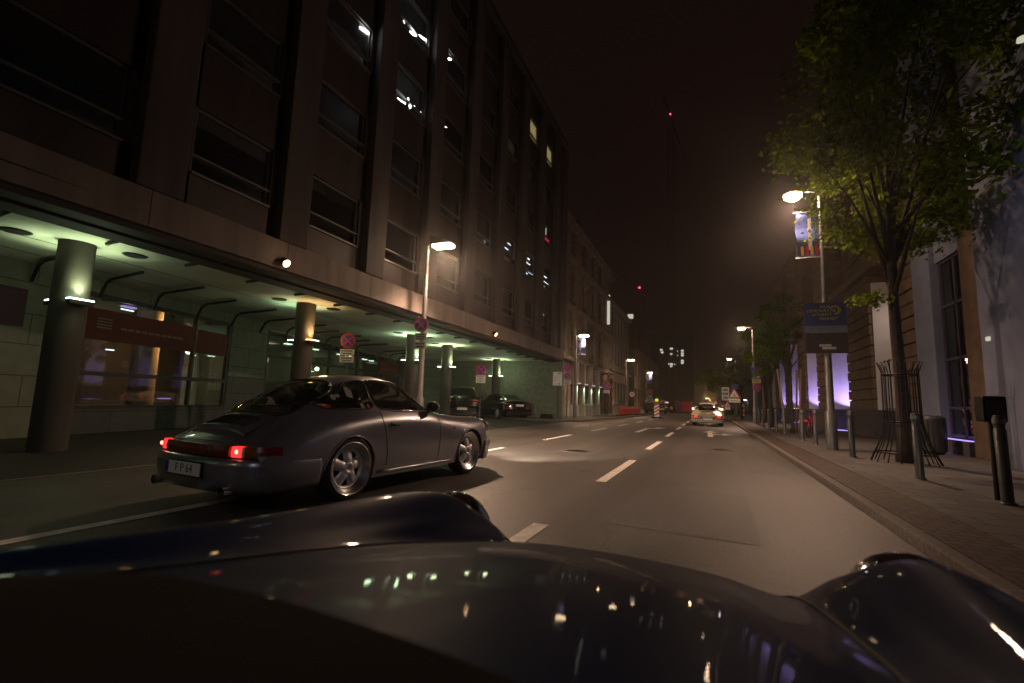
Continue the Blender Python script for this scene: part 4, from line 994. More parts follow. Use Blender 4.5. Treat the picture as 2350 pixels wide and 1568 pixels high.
L3 = street_lamp(-7.6, 47.6, 5.45, 1, 'bannerless street lamp before the stucco building, third on the left', PW*.6)
L4 = street_lamp(-7.9, 66.5, 5.45, 1, 'far street lamp with blue banner, farthest on the left side', PW*.6)
R1 = street_lamp(2.8, 14.15, 6.75, -1, 'tall street lamp beside the leafy tree, carrying an election poster', PW*.85, 'oval', spill=.17)
R2 = street_lamp(2.6, 33.2, 6.05, -1, 'street lamp above the blue parking sign on the right pavement', PW*.9, 'oval', spill=.06)
R3 = street_lamp(2.7, 57.0, 6.3, -1, 'small far street lamp half behind the distant tree crown', PW*.3, 'oval')
B1 = street_lamp(-7.5, -6.5, 5.45, 1, 'street lamp on the left kerb behind the camera', PW*.035)
B2 = street_lamp(2.9, -6.0, 6.75, -1, 'street lamp on the right pavement behind the camera', PW*.12, 'oval', (.80, .86, 1.))
# two small lamps at the street end
def small_lamp(p, h, label, col, em, pw):
    o = empty('street_lamp', label, 'street lamp', (p[0], p[1], 0), 0, 'small lamps at the street end')
    MB().lathe([(.06, 0), (.045, h)], (0, 0, 0), 'z', 10).build('pole', 'pole', o, True)
    hd = MB().tube([(0, 0, h), (-.1, 0, h+.12), (-.3, 0, h+.12)], .04, 6).lathe([(0, .05), (.3, .02), (.3, -.03)], (-.35, 0, h+.12), 'z', 12).build('lamp_head', 'ypaint' if em == 'e_amber' else 'pole', o, True)
    MB().lathe([(.27, -.03), (0, -.09)], (-.35, 0, h+.12), 'z', 12).build('lamp_lens', em, hd)
    light('lamp_light', 'POINT', (-.35, 0, h-.1), pw, col, hd, size=.15)
small_lamp((.05, 70), 2.15, 'small amber lamp on a post behind the cream car', (1, .6, .25), 'e_amber', 500)
small_lamp((5.3, 80), 2.2, 'small white lamp near the roadworks signs at the street end', (.8, .9, 1), 'e_white', 40)
# banners
def banner(x, y, z0, z1, w_, sgn, label, streaks=False):
    o = empty('banner', label, 'banner', (x, y, 0), 0, 'blue banners hung on street lamps')
    b = MB(); n = 10; vs = []
    for i in range(n+1):
        z = z0+.04+(z1-z0-.08)*i/n
        for s_ in (0, 1): vs.append((sgn*(.06+w_*s_*(1-.04*math.sin(i*.7))), .02*math.sin(i*1.1+s_), z))
    b.add(vs, [(2*i, 2*i+1, 2*i+3, 2*i+2) for i in range(n)]); c = b.build('cloth', mat('banner_blue', (.05, .09, .34), .8, var=.15, scale=3), o, True)
    for zz in (z0, z1): MB().tube([(0, 0, zz), (sgn*(w_+.1), 0, zz)], .018, 6).build('arm', 'pole', o)
    st = MB(); yy = -.03
    for k in range(0 if streaks else 4):
        zz = z0+.15+(z1-z0-.3)*k/3
        st.box(min(sgn*.10, sgn*(w_*.9)), max(sgn*.10, sgn*(w_*.9)), yy-.004, yy, zz-.01, zz+.012)
    st.box(min(sgn*w_*.45, sgn*w_*.6), max(sgn*w_*.45, sgn*w_*.6), yy-.008, yy-.004, z0+.2, z1-.15)
    st.build('print', 'rust' if not streaks else 'lilac', c)
    if streaks:
        for k, mm in enumerate(('signred', 'ypaint', 'signred', 'ypaint')): MB().box(min(sgn*(.10+.11*k), sgn*(.16+.11*k)), max(sgn*(.10+.11*k), sgn*(.16+.11*k)), yy-.012, yy-.008, z0+.05, z0+.3).build('print', mm, c)
    return o
banner(-8.0, 30.0, 4.18, 5.28, .55, 1, 'blue banner on the lamp just beyond the canopy corner')
banner(-7.9, 66.5, 3.9, 5.2, .7, 1, 'blue banner on the farthest lamp of the left side')
banner(2.8, 14.15, 5.05, 6.3, .52, -1, 'blue banner with red and yellow foot under the tall lamp by the tree', True)

# ---------------------------------------------------------------- election poster
po = empty('election_poster', 'blue election poster with a yellow sunflower ring tied to the lamp pole', 'poster', (2.8, 14.03, 0))
bd = MB().box(-.50, .42, -.02, .0, 2.50, 3.80).build('board', mat('poster_blue', (.032, .062, .22), .6, var=.1, scale=1), po)
MB().box(-.50, .42, -.024, -.021, 3.02, 3.20).build('pale_sky_band', mat('poster_pale', (.15, .18, .26), .6, var=.2), bd)
MB().box(-.50, .42, -.024, -.021, 2.50, 3.02).build('crowd_picture', mat('poster_crowd', (.045, .037, .04), .7, var=.5, scale=30), bd)
rg = MB()
for k in range(15):
    a = math.radians(150-k*17)
    cx, cz = .17+.10*math.cos(a), 3.60+.10*math.sin(a)
    rg.add([(cx+.045*math.cos(a+q)-0, -.0262-.0006*k, cz+.03*math.sin(a+q)) for q in (0, 1.57, 3.14, 4.71)], [(0, 1, 2, 3)])
rg.build('sunflower_ring', mat('poster_yellow', (.34, .33, .04), .6), bd)
MT['poster_text'] = mat('poster_text', (.5, .5, .45), .6); MT['poster_dark'] = mat('poster_dark', (.03, .045, .045), .6)
for i, (tx, x, z, hw) in enumerate([('NUR', -.05, 3.685, .10), ('DEMOKRATIE', -.135, 3.585, .275), ('SCHAFFT', -.12, 3.485, .20), ('FREIHEIT', .02, 3.375, .21)]):
    yb = -.037
    MB().add([(x-hw-.02, yb, z-.047), (x+hw-.02, yb, z-.047), (x+hw+.02, yb, z+.047), (x-hw+.02, yb, z+.047)], [(0, 1, 2, 3)]).build('text_bar', 'poster_dark', bd)
    text(tx, 'poster_lettering', 'poster_text', bd, (x, -.040, z), (R(90), 0, 0), .105, .0005, shear=.25)
for x0, x1, z in ((-.20, .06, 2.70), (-.14, .16, 2.63)): MB().box(x0, x1, -.028, -.0245, z-.03, z+.03).build('text_bar', 'poster_text', bd)

# manhole covers and patches of newer tar in the carriageway
for x, y, lb in ((-2.7, 10.4, 'round iron manhole cover in the middle lane near the grey coupe'), (.3, 13.2, 'round iron manhole cover in the right lane before the arrow')):
    o = empty('manhole_cover', lb, 'manhole cover', (x, y, 0), 0, 'manhole covers in the road')
    m = MB().lathe([(0, .007), (.27, .007), (.275, .003)], (0, 0, 0), 'z', 28)
    for k in range(-3, 4):
        h_ = math.sqrt(max(.0, .25**2-(k*.07)**2)); m.box(k*.07-.012, k*.07+.012, -h_, h_, .007, .011)
    m.build('lid', 'dark', o); MB().lathe([(.285, .002), (.285, .006), (.33, .006), (.335, .002)], (0, 0, 0), 'z', 28).build('rim', 'kerb', o)
tp = MB()
for pts in ([(-.9, 4.4), (.35, 4.3), (.4, 6.6), (-.8, 6.7)], [(-3.9, 9.6), (-2.2, 9.5), (-2.1, 10.0), (-3.85, 10.1)], [(.6, 9.0), (1.2, 9.0), (1.15, 15.4), (.55, 15.2)], [(-6.4, 12.8), (-5.1, 12.7), (-5.0, 14.6), (-6.3, 14.7)]): tp.sheet(pts, .0025)
struct(tp, 'road_patches', asphalt('tar_patch', (.070, .063, .060), .55))

# ---------------------------------------------------------------- traffic signs
def disc(mb, r, y, z, m, n=32, r0=0):
    mb.use(m).lathe([(r0, y), (r, y)], (0, 0, z), 'y', n); return mb
def no_stop(parent, z, r=.21, cross=True):
    s_ = MB(); s_.use('pole').lathe([(0, .012), (r, .012), (r, 0)], (0, 0, z), 'y', 32); disc(s_, r, -.001, z, 'signred'); disc(s_, r*.78, -.003, z, 'signblue')
    s_.use('signred')
    for a in ((45, -45) if cross else (-45,)):
        c, q = math.cos(R(a)), math.sin(R(a)); h, t = r*.80, r*.09
        s_.add([(c*h-q*t, -.005-.001*(a > 0), z+q*h+c*t), (c*h+q*t, -.005-.001*(a > 0), z+q*h-c*t), (-c*h+q*t, -.005-.001*(a > 0), z-q*h-c*t), (-c*h-q*t, -.005-.001*(a > 0), z-q*h+c*t)], [(0, 1, 2, 3)])
    return s_.build('no_stopping_disc', None, parent, loc=(0, -.06, 0))
def plate_(parent, z0, z1, w_=.40, m='white', lines=2, nm='supplementary_plate', y=-.06, x=0):
    s_ = MB().box(x-w_/2, x+w_/2, -.0, .012, z0, z1).build(nm, m, parent, loc=(0, y, 0))
    if lines:
        for k in range(lines):
            l = MB(); zz = z0+(z1-z0)*(k+.7)/(lines+.4); ww = w_*(.38 if k % 2 else .32)
            n = 5
            for q in range(n): l.box(x-ww+2*ww*q/n, x-ww+2*ww*(q+.75)/n, -.003, -.0005, zz-(z1-z0)*.09, zz+(z1-z0)*.09)
            l.build('plate_lettering', 'signblack', s_)
    return s_
def post(o, h, r=.03): return MB().lathe([(r, 0), (r, h)], (0, 0, 0), 'z', 12).build('post', 'steel', o, True)
GS = 'no stopping signs along the left kerb'
o = empty('road_sign', 'no stopping disc with two plates clamped to the nearest left lamp pole', 'road sign', (-7.5, 11.27, 0), R(12), GS); no_stop(o, 3.10); plate_(o, 2.66, 2.86, .36, 'white', 3); plate_(o, 2.42, 2.62, .36, 'white', 2)
o = empty('road_sign', 'no stopping disc with two plates on a post, seen over the grey coupe roof', 'road sign', (-9.4, 10.5, 0), R(25), GS); post(o, 2.8); no_stop(o, 2.58); plate_(o, 2.17, 2.34); plate_(o, 1.97, 2.14)
o = empty('road_sign', 'no stopping disc with white plates between the two parked dark cars', 'road sign', (-8.9, 18.0, 0), R(20), GS); post(o, 2.4); no_stop(o, 2.30, .21); plate_(o, 1.90, 2.07); plate_(o, 1.75, 1.89)
o = empty('road_sign', 'two stacked discs over a white plate beside the canopy corner', 'road sign', (-7.75, 27.2, 0), R(10), GS); post(o, 3.3); no_stop(o, 3.06, .22); no_stop(o, 2.62, .21, False); plate_(o, 2.10, 2.38, .40, 'white', 3)
o = empty('road_sign', 'no stopping disc with white plate in front of the carved entrance arch', 'road sign', (-7.4, 37.2, 0), R(8), GS); post(o, 2.75); no_stop(o, 2.44, .30); plate_(o, 1.87, 2.10, .46)
o = empty('road_sign', 'white disc with red rim and small arrow before the roadworks', 'road sign', (-6.9, 47.0, 0), R(6)); post(o, 2.4)
s_ = MB(); disc(s_, .30, 0, 2.03, 'signred'); disc(s_, .24, -.003, 2.03, 'whitesign'); s_.use('signred').box(-.02, .02, -.007, -.005, 1.93, 2.13); s_.use('signblack').box(-.10, .10, -.009, -.0075, 2.01, 2.05); s_.build('sign_disc', None, o, loc=(0, -.05, 0))
o = empty('road_sign', 'no stopping disc over several plates at the roadworks truck', 'road sign', (-6.3, 56.5, 0), R(6)); post(o, 2.9); no_stop(o, 2.55, .34); plate_(o, 1.95, 2.15, .45, 'white', 1); plate_(o, 1.35, 1.85, .7, 'white', 3); plate_(o, 1.3, 1.55, .5, 'white', 1, x=.8); plate_(o, 1.75, 2.05, .5, 'pale', 1, x=.95)
# white notice board near the canopy corner
o = empty('notice_board', 'white rectangular notice board on posts at the canopy corner', 'sign', (-8.05, 26.2, 0), R(16)); post(o, 2.7)
b = plate_(o, 2.0, 2.78, .52, 'white', 0, 'board')
t = MB().box(-.0, .20, -.004, -.0005, 2.66, 2.70); t.tube([(-.13, -.004, 2.1), (-.13, -.004, 2.3), (-.05, -.004, 2.42), (-.14, -.004, 2.5)], .012, 4); t.box(.04, .13, -.004, -.0005, 2.06, 2.12); t.build('board_lettering', 'signblack', b)
# right pavement sign column under the second lamp
o = empty('road_sign', 'blue and red parking sign column with yellow plate on the right pavement', 'road sign', (2.62, 31.9, 0), 0)
post(o, 3.6)
MB().box(-.24, .24, -.0, .012, 2.86, 3.50).build('blue_panel', 'signblue', o, loc=(0, -.06, 0))
s_ = MB(); disc(s_, .17, -.07, 3.27, 'signred'); disc(s_, .12, -.073, 3.27, 'signblue'); s_.use('white').box(-.16, .16, -.072, -.066, 2.90, 2.98); s_.build('panel_symbols', None, o)
plate_(o, 2.56, 2.82, .46, mat('yellow_plate', (.62, .50, .20), .5), 2); no_stop(o, 2.28, .235)
# roadworks sign cluster
def triangle(mb, s, z, y, m):
    mb.use(m).add([(-s/2, y, z), (s/2, y, z), (0, y, z+s*.88)], [(0, 1, 2)]); return mb
def warn(parent, s, z, x=0):
    t = MB(); t.use('pole').add([(x-s/2, .01, z), (x+s/2, .01, z), (x, .01, z+s*.88)], [(0, 1, 2)]); t.use('signred').add([(x-s/2, 0, z), (x+s/2, 0, z), (x, 0, z+s*.88)], [(0, 1, 2)])
    k = s*.70; t.use('whitesign').add([(x-k/2, -.004, z+s*.09), (x+k/2, -.004, z+s*.09), (x, -.004, z+s*.09+k*.88)], [(0, 1, 2)]); t.use('signblack').box(x-.02, x+.02, -.008, -.006, z+s*.2, z+s*.45).box(x-.09, x+.09, -.008, -.006, z+s*.16, z+s*.2)
    return t.build('warning_triangle', None, parent, loc=(0, -.07, 0))
o = empty('road_sign', 'tall roadworks triangle over a white plate in front of a white board', 'road sign', (1.75, 40.0, 0)); post(o, 3.0, .045)
MB().box(-.35, .35, -.25, .25, .0, .10).build('foot', 'rubber', o); warn(o, .92, 1.78); plate_(o, 1.46, 1.74, .78, 'whitesign', 1, y=-.08)
disc_ = MB(); disc(disc_, .22, -.05, 2.62, 'signblue'); disc_.build('blue_disc', None, o)
o = empty('road_sign', 'white rectangular detour board left of the tall roadworks triangle', 'road sign', (1.18, 41.5, 0)); post(o, 2.7); plate_(o, 1.62, 2.66, .55, 'whitesign', 3)
o = empty('road_sign', 'small low roadworks triangle under the white detour board', 'road sign', (1.28, 40.6, 0)); post(o, 1.6); warn(o, .55, 1.10); plate_(o, .90, 1.08, .36, 'whitesign', 1)
for x, y, h in ((.55, 52, 1.9), (1.25, 54, 1.5), (2.9, 50, 1.6)):
    o = empty('warning_beacon_post', {.55: 'tall red and white delineator post right of the cream car', 1.25: 'shorter red and white delineator post left of the triangle signs', 2.9: 'dim red and white delineator post right of the triangle signs'}[x], 'delineator', (x, y, 0), 0, 'delineator posts at the street end')
    s_ = MB()
    for k in range(6): s_.use('signred' if k % 2 else 'whitesign').box(-.13, .13, -.02, .02, .3+k*(h-.3)/6, .3+(k+1)*(h-.3)/6)
    s_.build('panel', None, o); MB().box(-.2, .2, -.12, .12, 0, .1).build('foot', 'rubber', o); MB().box(-.02, .02, .021, .04, .1, h).build('post', 'steel', o)
# beacon with yellow lamp in the carriageway
o = empty('traffic_beacon', 'red and white striped beacon with a yellow warning lamp in the road', 'beacon', (-4.05, 41.2, 0), R(4))
MB().box(-.42, .42, -.20, .20, 0, .12).build('foot', 'rubber', o, bevel=.03)
s_ = MB(); s_.use('whitesign').box(-.20, .20, -.02, .02, .12, 1.10); s_.use('signred')
for k in range(4):
    z = .14+k*.27; s_.add([(-.20, -.024, z), (.20, -.024, z+.24), (.20, -.024, min(z+.37, 1.10)), (-.20, -.024, z+.13)], [(0, 1, 2, 3)])
s_.use('pole').box(-.18, .18, -.02, .02, 1.10, 1.32); s_.build('striped_panel', None, o)
MB().lathe([(0, .13), (.10, .12), (.13, .05), (.13, -.03), (.08, -.09), (0, -.10)], (0, 0, 1.47), 'z', 18).build('warning_lamp', 'e_yel', o, True)
# red and white barriers, van, container
for k in range(5):
    o = empty('crowd_barrier', 'red plastic barrier panel %s' % ('nearest the entrance arch', 'second from the entrance arch', 'third from the entrance arch', 'fourth from the entrance arch', 'grey white, last of the row by the works truck')[k], 'barrier', (-6.75+.13*k, 40.6+2.05*k, .11), R(86), 'barrier panels along the left pavement')
    m = 'signred' if k < 4 else 'pale'
    f = MB(); f.tube([(-.95, 0, .12), (-.95, 0, .72), (.95, 0, .72), (.95, 0, .12)], .035, 6, True)
    for q in range(8): f.box(-.85+.22*q, -.78+.22*q, -.02, .02, .14, .70)
    f.box(-.95, .95, -.02, .02, .54, .68); f.build('panel', m, o)
    [MB().box(x_, x_+.2, -.3, .3, 0, .1).build('foot', 'rubber', o) for x_ in (-1.0, .8)]
tr = empty('works_trailer', 'roadworks trailer with a red and white striped board across its back', 'trailer', (-6.0, 60.0, 0), R(3))
MB().box(-1.05, 1.05, -1.2, 3.2, .45, 1.15).build('bed', 'old', tr, bevel=.04)
s_ = MB().use('whitesign').box(-1.15, 1.15, -1.27, -1.22, 1.32, 1.66); s_.use('signred')
for k in range(5): s_.add([(-1.1+.46*k, -1.275, 1.33), (-.87+.46*k, -1.275, 1.33), (-.72+.46*k, -1.275, 1.65), (-.95+.46*k, -1.275, 1.65)], [(0, 1, 2, 3)])
s_.build('striped_board', None, tr); [MB().box(x_, x_+.06, -1.22, -1.15, .5, 1.4).build('board_support', 'steel', tr) for x_ in (-1.0, .94)]
MB().box(-.2, 1.0, -1.25, -1.2, .55, .72).build('bumper_stripe', 'whitesign', tr)
for s in (-1, 1):
    MB().cyl((s*.98, .4, .36), (s*1.16, .4, .36), .36, .36, 20).build('wheel', 'rubber', tr); MB().box(s*.8-.1, s*.8+.1, -1.24, -1.2, .85, .95).build('rear_light', 'signred', tr)
ct = empty('site_container', 'red panelled site hoarding box standing in the road end', 'container', (-3.7, 80, 0), R(-2))
c_ = MB()
for k in range(8): c_.use('signred').box(-1.25+.31*k, -1.25+.31*k+.30, .02*(k % 2), 4, .15, 1.78)
c_.build('wall', None, ct); MB().box(-1.25, -.35, -.03, -.005, .2, 1.7).build('violet_panel', mat('hoarding_violet', (.16, .05, .22), .6, var=.3, scale=4), ct)
MB().box(-1.34, -1.27, -.05, .05, 0, 1.85).build('corner_post', 'wood', ct); MB().box(-1.3, 1.25, 0, 4, .0, .14).build('skid', 'dark', ct); MB().box(-1.3, 1.3, -.05, 4.05, 1.79, 1.86).build('roof_rim', 'dark', ct)

# ---------------------------------------------------------------- bollards, bin, tree guard, bicycle, box
BL = [(2.98, 7.0, 'grey bollard nearest the camera, beside the dark box post'), (2.83, 8.88, 'grey bollard in front of the guarded street tree'), (2.76, 12.15, 'grey bollard between the tree guard and the poster lamp'),
      (2.72, 15.7, 'grey bollard just beyond the poster lamp pole'), (2.66, 17.4, 'pale topped bollard next to the parked bicycle'), (2.62, 20.9, 'bollard with white band just beyond the bicycle'), (2.58, 22.9, 'slim bollard second beyond the bicycle'), (2.55, 25.2, 'slim bollard third beyond the bicycle'), (2.52, 27.6, 'slim bollard fourth beyond the bicycle, farthest in the row'), (2.55, 29.9, 'farthest bollard before the sign column')]
bl0 = None
for i, (x, y, lb) in enumerate(BL):
    if not bl0:
        b = empty('bollard', lb, 'bollard', (x, y, .112), 0, 'bollards along the right kerb')
        MB().lathe([(.055, 0), (.055, .80), (.048, .81), (.048, .85), (.055, .86), (.055, .93), (.045, .955), (0, .96)], (0, 0, 0), 'z', 20).build('shaft', 'steel', b, True)
        MB().lathe([(.0575, .868), (.0575, .925)], (0, 0, 0), 'z', 20).build('reflective_band', 'pole', b, True)
        MB().lathe([(.075, 0), (.075, .02), (.055, .03)], (0, 0, 0), 'z', 20).build('base_ring', 'steel', b, True); bl0 = b
    else:
        b = copy_tree(bl0); b['label'] = lb; b.location = (x, y, .112)
    b.rotation_euler = (R(rnd.uniform(-1.5, 1.5)), R(rnd.uniform(-1.5, 1.5)), 0)
bn = empty('litter_bin', 'round metal litter bin standing before the glazed entrance', 'litter bin', (5.0, 14.75, .112))
b = MB().lathe([(.0, .04), (.23, .04), (.24, .08), (.25, .78), (.26, .80)], (0, 0, 0), 'z', 32).build('body', 'pole', bn, True)
MB().lathe([(.26, .80), (.265, .84), (.22, .90), (.12, .92), (.11, .88)], (0, 0, 0), 'z', 32).build('lid', 'steel', bn, True); sl = MB()
for k in range(20):
    a = 2*math.pi*k/20; sl.tube([(.255*math.cos(a), .255*math.sin(a), .1), (.262*math.cos(a), .262*math.sin(a), .78)], .007, 4)
sl.build('slats', 'steel', bn); MB().lathe([(.2, 0), (.2, .04)], (0, 0, 0), 'z', 20).build('foot', 'dark', bn)
bx = empty('ticket_box_post', 'dark box on a slim post at the right edge of the pavement', 'post box', (3.03, 7.3, .112))
MB().lathe([(.035, 0), (.035, .95)], (0, 0, 0), 'z', 12).build('post', 'dark', bx, True); MB().box(-.11, .11, -.10, .10, .88, 1.18).build('box', 'dark', bx, bevel=.02); MB().box(-.08, .08, -.105, -.101, .93, 1.13).build('front_panel', 'steel', bx)

def bicycle(x, y, rz, label, grp='bicycles locked by the stone piers'):
    b = empty('bicycle', label, 'bicycle', (x, y, .112), rz, grp)
    for cx in (-.52, .52):
        wv = MB(); wv.tube([(cx+.33*math.cos(t), 0, .34+.33*math.sin(t)) for t in np.linspace(0, 2*math.pi, 28, endpoint=False)], .018, 6, True); wh = wv.build('wheel', 'rubber', b, True)
        sp = MB()
        for k in range(12):
            t = math.pi*k/6; sp.tube([(cx, 0, .34), (cx+.32*math.cos(t), 0, .34+.32*math.sin(t))], .003, 3)
        sp.build('spokes', 'chrome', wh)
    f = MB(); bb, st, hd, ra, fa_ = (-.08, 0, .30), (-.22, 0, .82), (.36, 0, .80), (-.52, 0, .34), (.52, 0, .34)
    for p, q in ((bb, st), (bb, hd), (st, hd), (bb, ra), (st, ra)): f.tube([p, q], .016, 6)
    f.tube([hd, (.40, 0, .66), fa_], .014, 6); f.tube([hd, (.33, 0, .96)], .014, 6); f.build('frame', 'signred', b, True)
    MB().tube([(.30, -.27, 1.0), (.36, -.1, .98), (.36, .1, .98), (.30, .27, 1.0)], .012, 6).build('handlebar', 'chrome', b, True)
    MB().box(-.36, -.12, -.07, .07, .88, .93).build('saddle', 'rubber', b, bevel=.02)
    MB().box(-.92, -.87, -.05, .05, .55, .62).build('rear_reflector', 'signred', b); MB().lathe([(0, 0), (.09, 0)], (-.08, .03, .30), 'y', 16).tube([(-.08, .08, .3), (-.16, .08, .18)], .01, 4).tube([(-.08, -.08, .3), (0, -.08, .42)], .01, 4).build('cranks', 'chrome', b)
    MB().tube([(-.56, .34*0-.16, .5), (-.9, -.16, .5)], .008, 4)
    return b
bicycle(2.95, 19.2, R(78), 'red bicycle leaning at the kerb among the bollards'); bicycle(3.35, 20.0, R(70), 'second bicycle parked just behind the red one')

# ---------------------------------------------------------------- trees
def tree(loc, trunk, crown, label, nclump, nleaf, leafs, seed, leafm='leaf', lean=(0, 0), group='street trees on the right pavement', extra=()):
    rr = random.Random(seed); t = empty('street_tree', label, 'tree', loc, 0, group)
    h, r0 = trunk; cx, cy, cz, ax, ay, az = crown
    k = MB(); pts = [(lean[0]*i/8+.02*math.sin(i), lean[1]*i/8, h*i/8) for i in range(9)]
    k.tube(pts, [r0*(1.25 if i == 0 else 1-.45*i/8) for i in range(9)], 12)
    cl = []
    for i in range(nclump):
        while True:
            p = Vector((rr.uniform(-1, 1), rr.uniform(-1, 1), rr.uniform(-1, 1)))
            if .25 < p.length < 1 and not (p.z < -.55 and p.length > .9): break
        p = p.normalized()*p.length**.55
        cl.append(Vector((cx+p.x*ax, cy+p.y*ay, cz+p.z*az)))
    top = Vector(pts[-1])
    limbs = MB()
    for c in cl[::(6 if nclump > 60 else 2)]:
        s0 = Vector(pts[rr.randint(5, 8)]); mid = s0.lerp(c, .5)+Vector((rr.uniform(-.2, .2), rr.uniform(-.2, .2), .25)); limbs.tube([s0, s0.lerp(mid, .6), mid, c], [r0*.38, r0*.26, r0*.15, r0*.05], 6)
    k.build('trunk', 'bark', t, True); limbs.build('limbs', 'bark', t, True)
    V = []; F = []
    for c in cl:
        cr = rr.uniform(.5, 1.0)*min(ax, az)*.36
        for j in range(int(nleaf*rr.uniform(.6, 1.3))):
            d = Vector((rr.gauss(0, 1), rr.gauss(0, 1), rr.gauss(0, .75))); d = d.normalized()*cr*(rr.random()**.45)
            p = c+d
            wp = p+Vector(loc)
            if wp.y < 13.6 and (Vector((wp.x, wp.z-CAM_H))*(14.15/max(wp.y, 1))-Vector((2.15, 5.78))).length < .62: continue
            s_ = leafs*rr.uniform(.6, 1.3); n = Vector((rr.gauss(0, 1), rr.gauss(0, 1), rr.gauss(.6, 1))).normalized(); a = n.orthogonal().normalized(); a.rotate(Matrix.Rotation(rr.uniform(0, 6.28), 3, n)); b_ = n.cross(a)
            o_ = len(V); V += [p-a*s_, p-a*s_*.2+b_*s_*.55+n*s_*.12, p+a*s_*1.1, p-a*s_*.2-b_*s_*.55+n*s_*.12]; F.append((o_, o_+1, o_+2, o_+3))
    for ex, ey, ez, er, en in extra:
        for j in range(en):
            p = Vector((ex+rr.gauss(0, er), ey+rr.gauss(0, er), ez+rr.gauss(0, er*.5))); s_ = .05*rr.uniform(.6, 1.3); n = Vector((rr.gauss(0, 1), rr.gauss(0, 1), rr.gauss(.6, 1))).normalized(); a = n.orthogonal().normalized(); b_ = n.cross(a)
            o_ = len(V); V += [p-a*s_, p+b_*s_*.5, p+a*s_, p-b_*s_*.5]; F.append((o_, o_+1, o_+2, o_+3))
    m = MB(); m.add(V, F); m.build('crown', leafm, t)
    return t
T1 = tree((3.5, 11.65, .11), (5.2, .125), (.75, .35, 7.55, 2.5, 2.6, 3.1), 'big leafy street tree with an iron guard, overhanging the nearest pavement', 110, 230, .075, 3, extra=((-.45, -.1, 3.25, .16, 260), (-.95, .9, 5.55, .24, 300), (-.75, .7, 5.0, .26, 320), (-.35, .6, 4.75, .26, 300), (.1, .5, 4.6, .28, 300), (.6, .3, 4.55, .3, 300), (1.1, .1, 4.7, .3, 260), (-.9, .9, 6.2, .28, 300), (-1.1, 1.0, 6.9, .3, 300)))
tree((3.9, 5.8, .11), (5.6, .17), (.1, .0, 8.2, 1.6, 2.2, 2.2), 'dark leafy tree overhead at the right edge', 26, 150, .075, 5, 'leafd')
tree((3.1, 22.5, .11), (3.0, .07), (-.1, .3, 4.3, 1.1, 1.5, 1.7), 'young staked tree beside the bicycle', 26, 110, .06, 8, 'leafd')
tree((3.0, 28.5, .11), (3.0, .09), (-.3, .2, 4.3, 1.2, 1.8, 1.7), 'small street tree left of the violet bays', 24, 110, .065, 9)
tree((3.4, 36.5, .11), (3.4, .10), (-.2, .0, 4.6, 1.3, 1.8, 1.7), 'street tree just behind the second right lamp', 20, 100, .07, 10, 'leafd')
tree((2.6, 47.5, .0), (3.2, .12), (-1.6, 1, 3.7, 2.2, 2.2, 1.25), 'spreading tree over the roadworks signs at the street end', 40, 110, .09, 12)
tree((3.2, 55., .0), (3.6, .12), (0, 0, 4.6, 2.2, 2.2, 1.9), 'dark tree farthest away on the right', 24, 90, .1, 13, 'leafd')
# iron tree guard
gd = empty('tree_guard', 'flared iron cage around the foot of the big street tree', 'tree guard', (3.5, 11.65, .112))
q = MB(); N = 16
for k in range(N):
    a = 2*math.pi*k/N; c, s_ = math.cos(a), math.sin(a); q.tube([(.55*c, .55*s_, 0), (.40*c, .40*s_, .35), (.30*c, .30*s_, .8), (.29*c, .29*s_, 1.75), (.36*c, .36*s_, 1.95)], .011, 4)
for r_, z in ((.48, .18), (.305, .78), (.29, 1.7)): q.tube([(r_*math.cos(t), r_*math.sin(t), z) for t in np.linspace(0, 2*math.pi, 28, endpoint=False)], .014, 5, True)
q.build('bars', 'dark', gd, True)
for x, y, dx in ((2.85, 22.2, -.25), (3.3, 22.1, .12), (3.3, 22.9, .1)):
    o = MB().tube([(0, 0, 0), (dx, 0, 2.6)], .04, 8).build('tree_stake', 'wood', None, True, loc=(x, y, .112)); tag(o, {2.85: 'leaning timber stake left of the young tree', }.get(x, 'timber stake right of the young tree, %s one' % ('nearer' if y < 22.5 else 'farther')), 'stake', 'timber stakes holding the young tree')
# bay of dim planting by the canopy corner
pt = empty('planter', 'small dark planter on the pavement at the canopy corner', 'planter', (-8.6, 26.0, .11))
MB().box(-.3, .3, -.2, .2, 0, .25).build('tub', 'dark', pt, bevel=.02)

# ---------------------------------------------------------------- cars in the street
hd = math.atan2(6.18-3.95, -3.21+3.40)
CX0 = -3.40-.79*math.sin(hd); CY0 = 3.95+.79*math.cos(hd)
GR, S0 = coupe('grey violet rear engined coupe with glowing red tail lights at left', 'cargrey', (CX0, CY0, 0), hd, stickers=True)
CR, _ = coupe('cream classic coupe driving ahead in the right lane', 'carcream', (-.13, 29.6, 0), R(90), old=True, plate='')
h2 = R(90-4.3)
OW, _ = coupe('dark blue coupe in the foreground, only its bonnet and wings in view', 'carblue', (-.41+.0, -1.57+.05, 0), h2, plate='', own=True)
for s in (1, -1):
    l = light('headlight_beam', 'SPOT', (3.12, .60*s, .66), 700, (1, .78, .60), OW, (R(90), 0, R(-90)), .07, R(36), 1.)
    l.rotation_euler = Vector((1, .03*s, -.03)).to_track_quat('-Z', 'Y').to_euler()
    l = light('headlight_beam', 'SPOT', (3.12, .60*s, .66), 1500, (1, .82, .62), GR, (0, 0, 0), .07, R(70), .8)
    l.rotation_euler = Vector((1, .02*s, -.09)).to_track_quat('-Z', 'Y').to_euler()
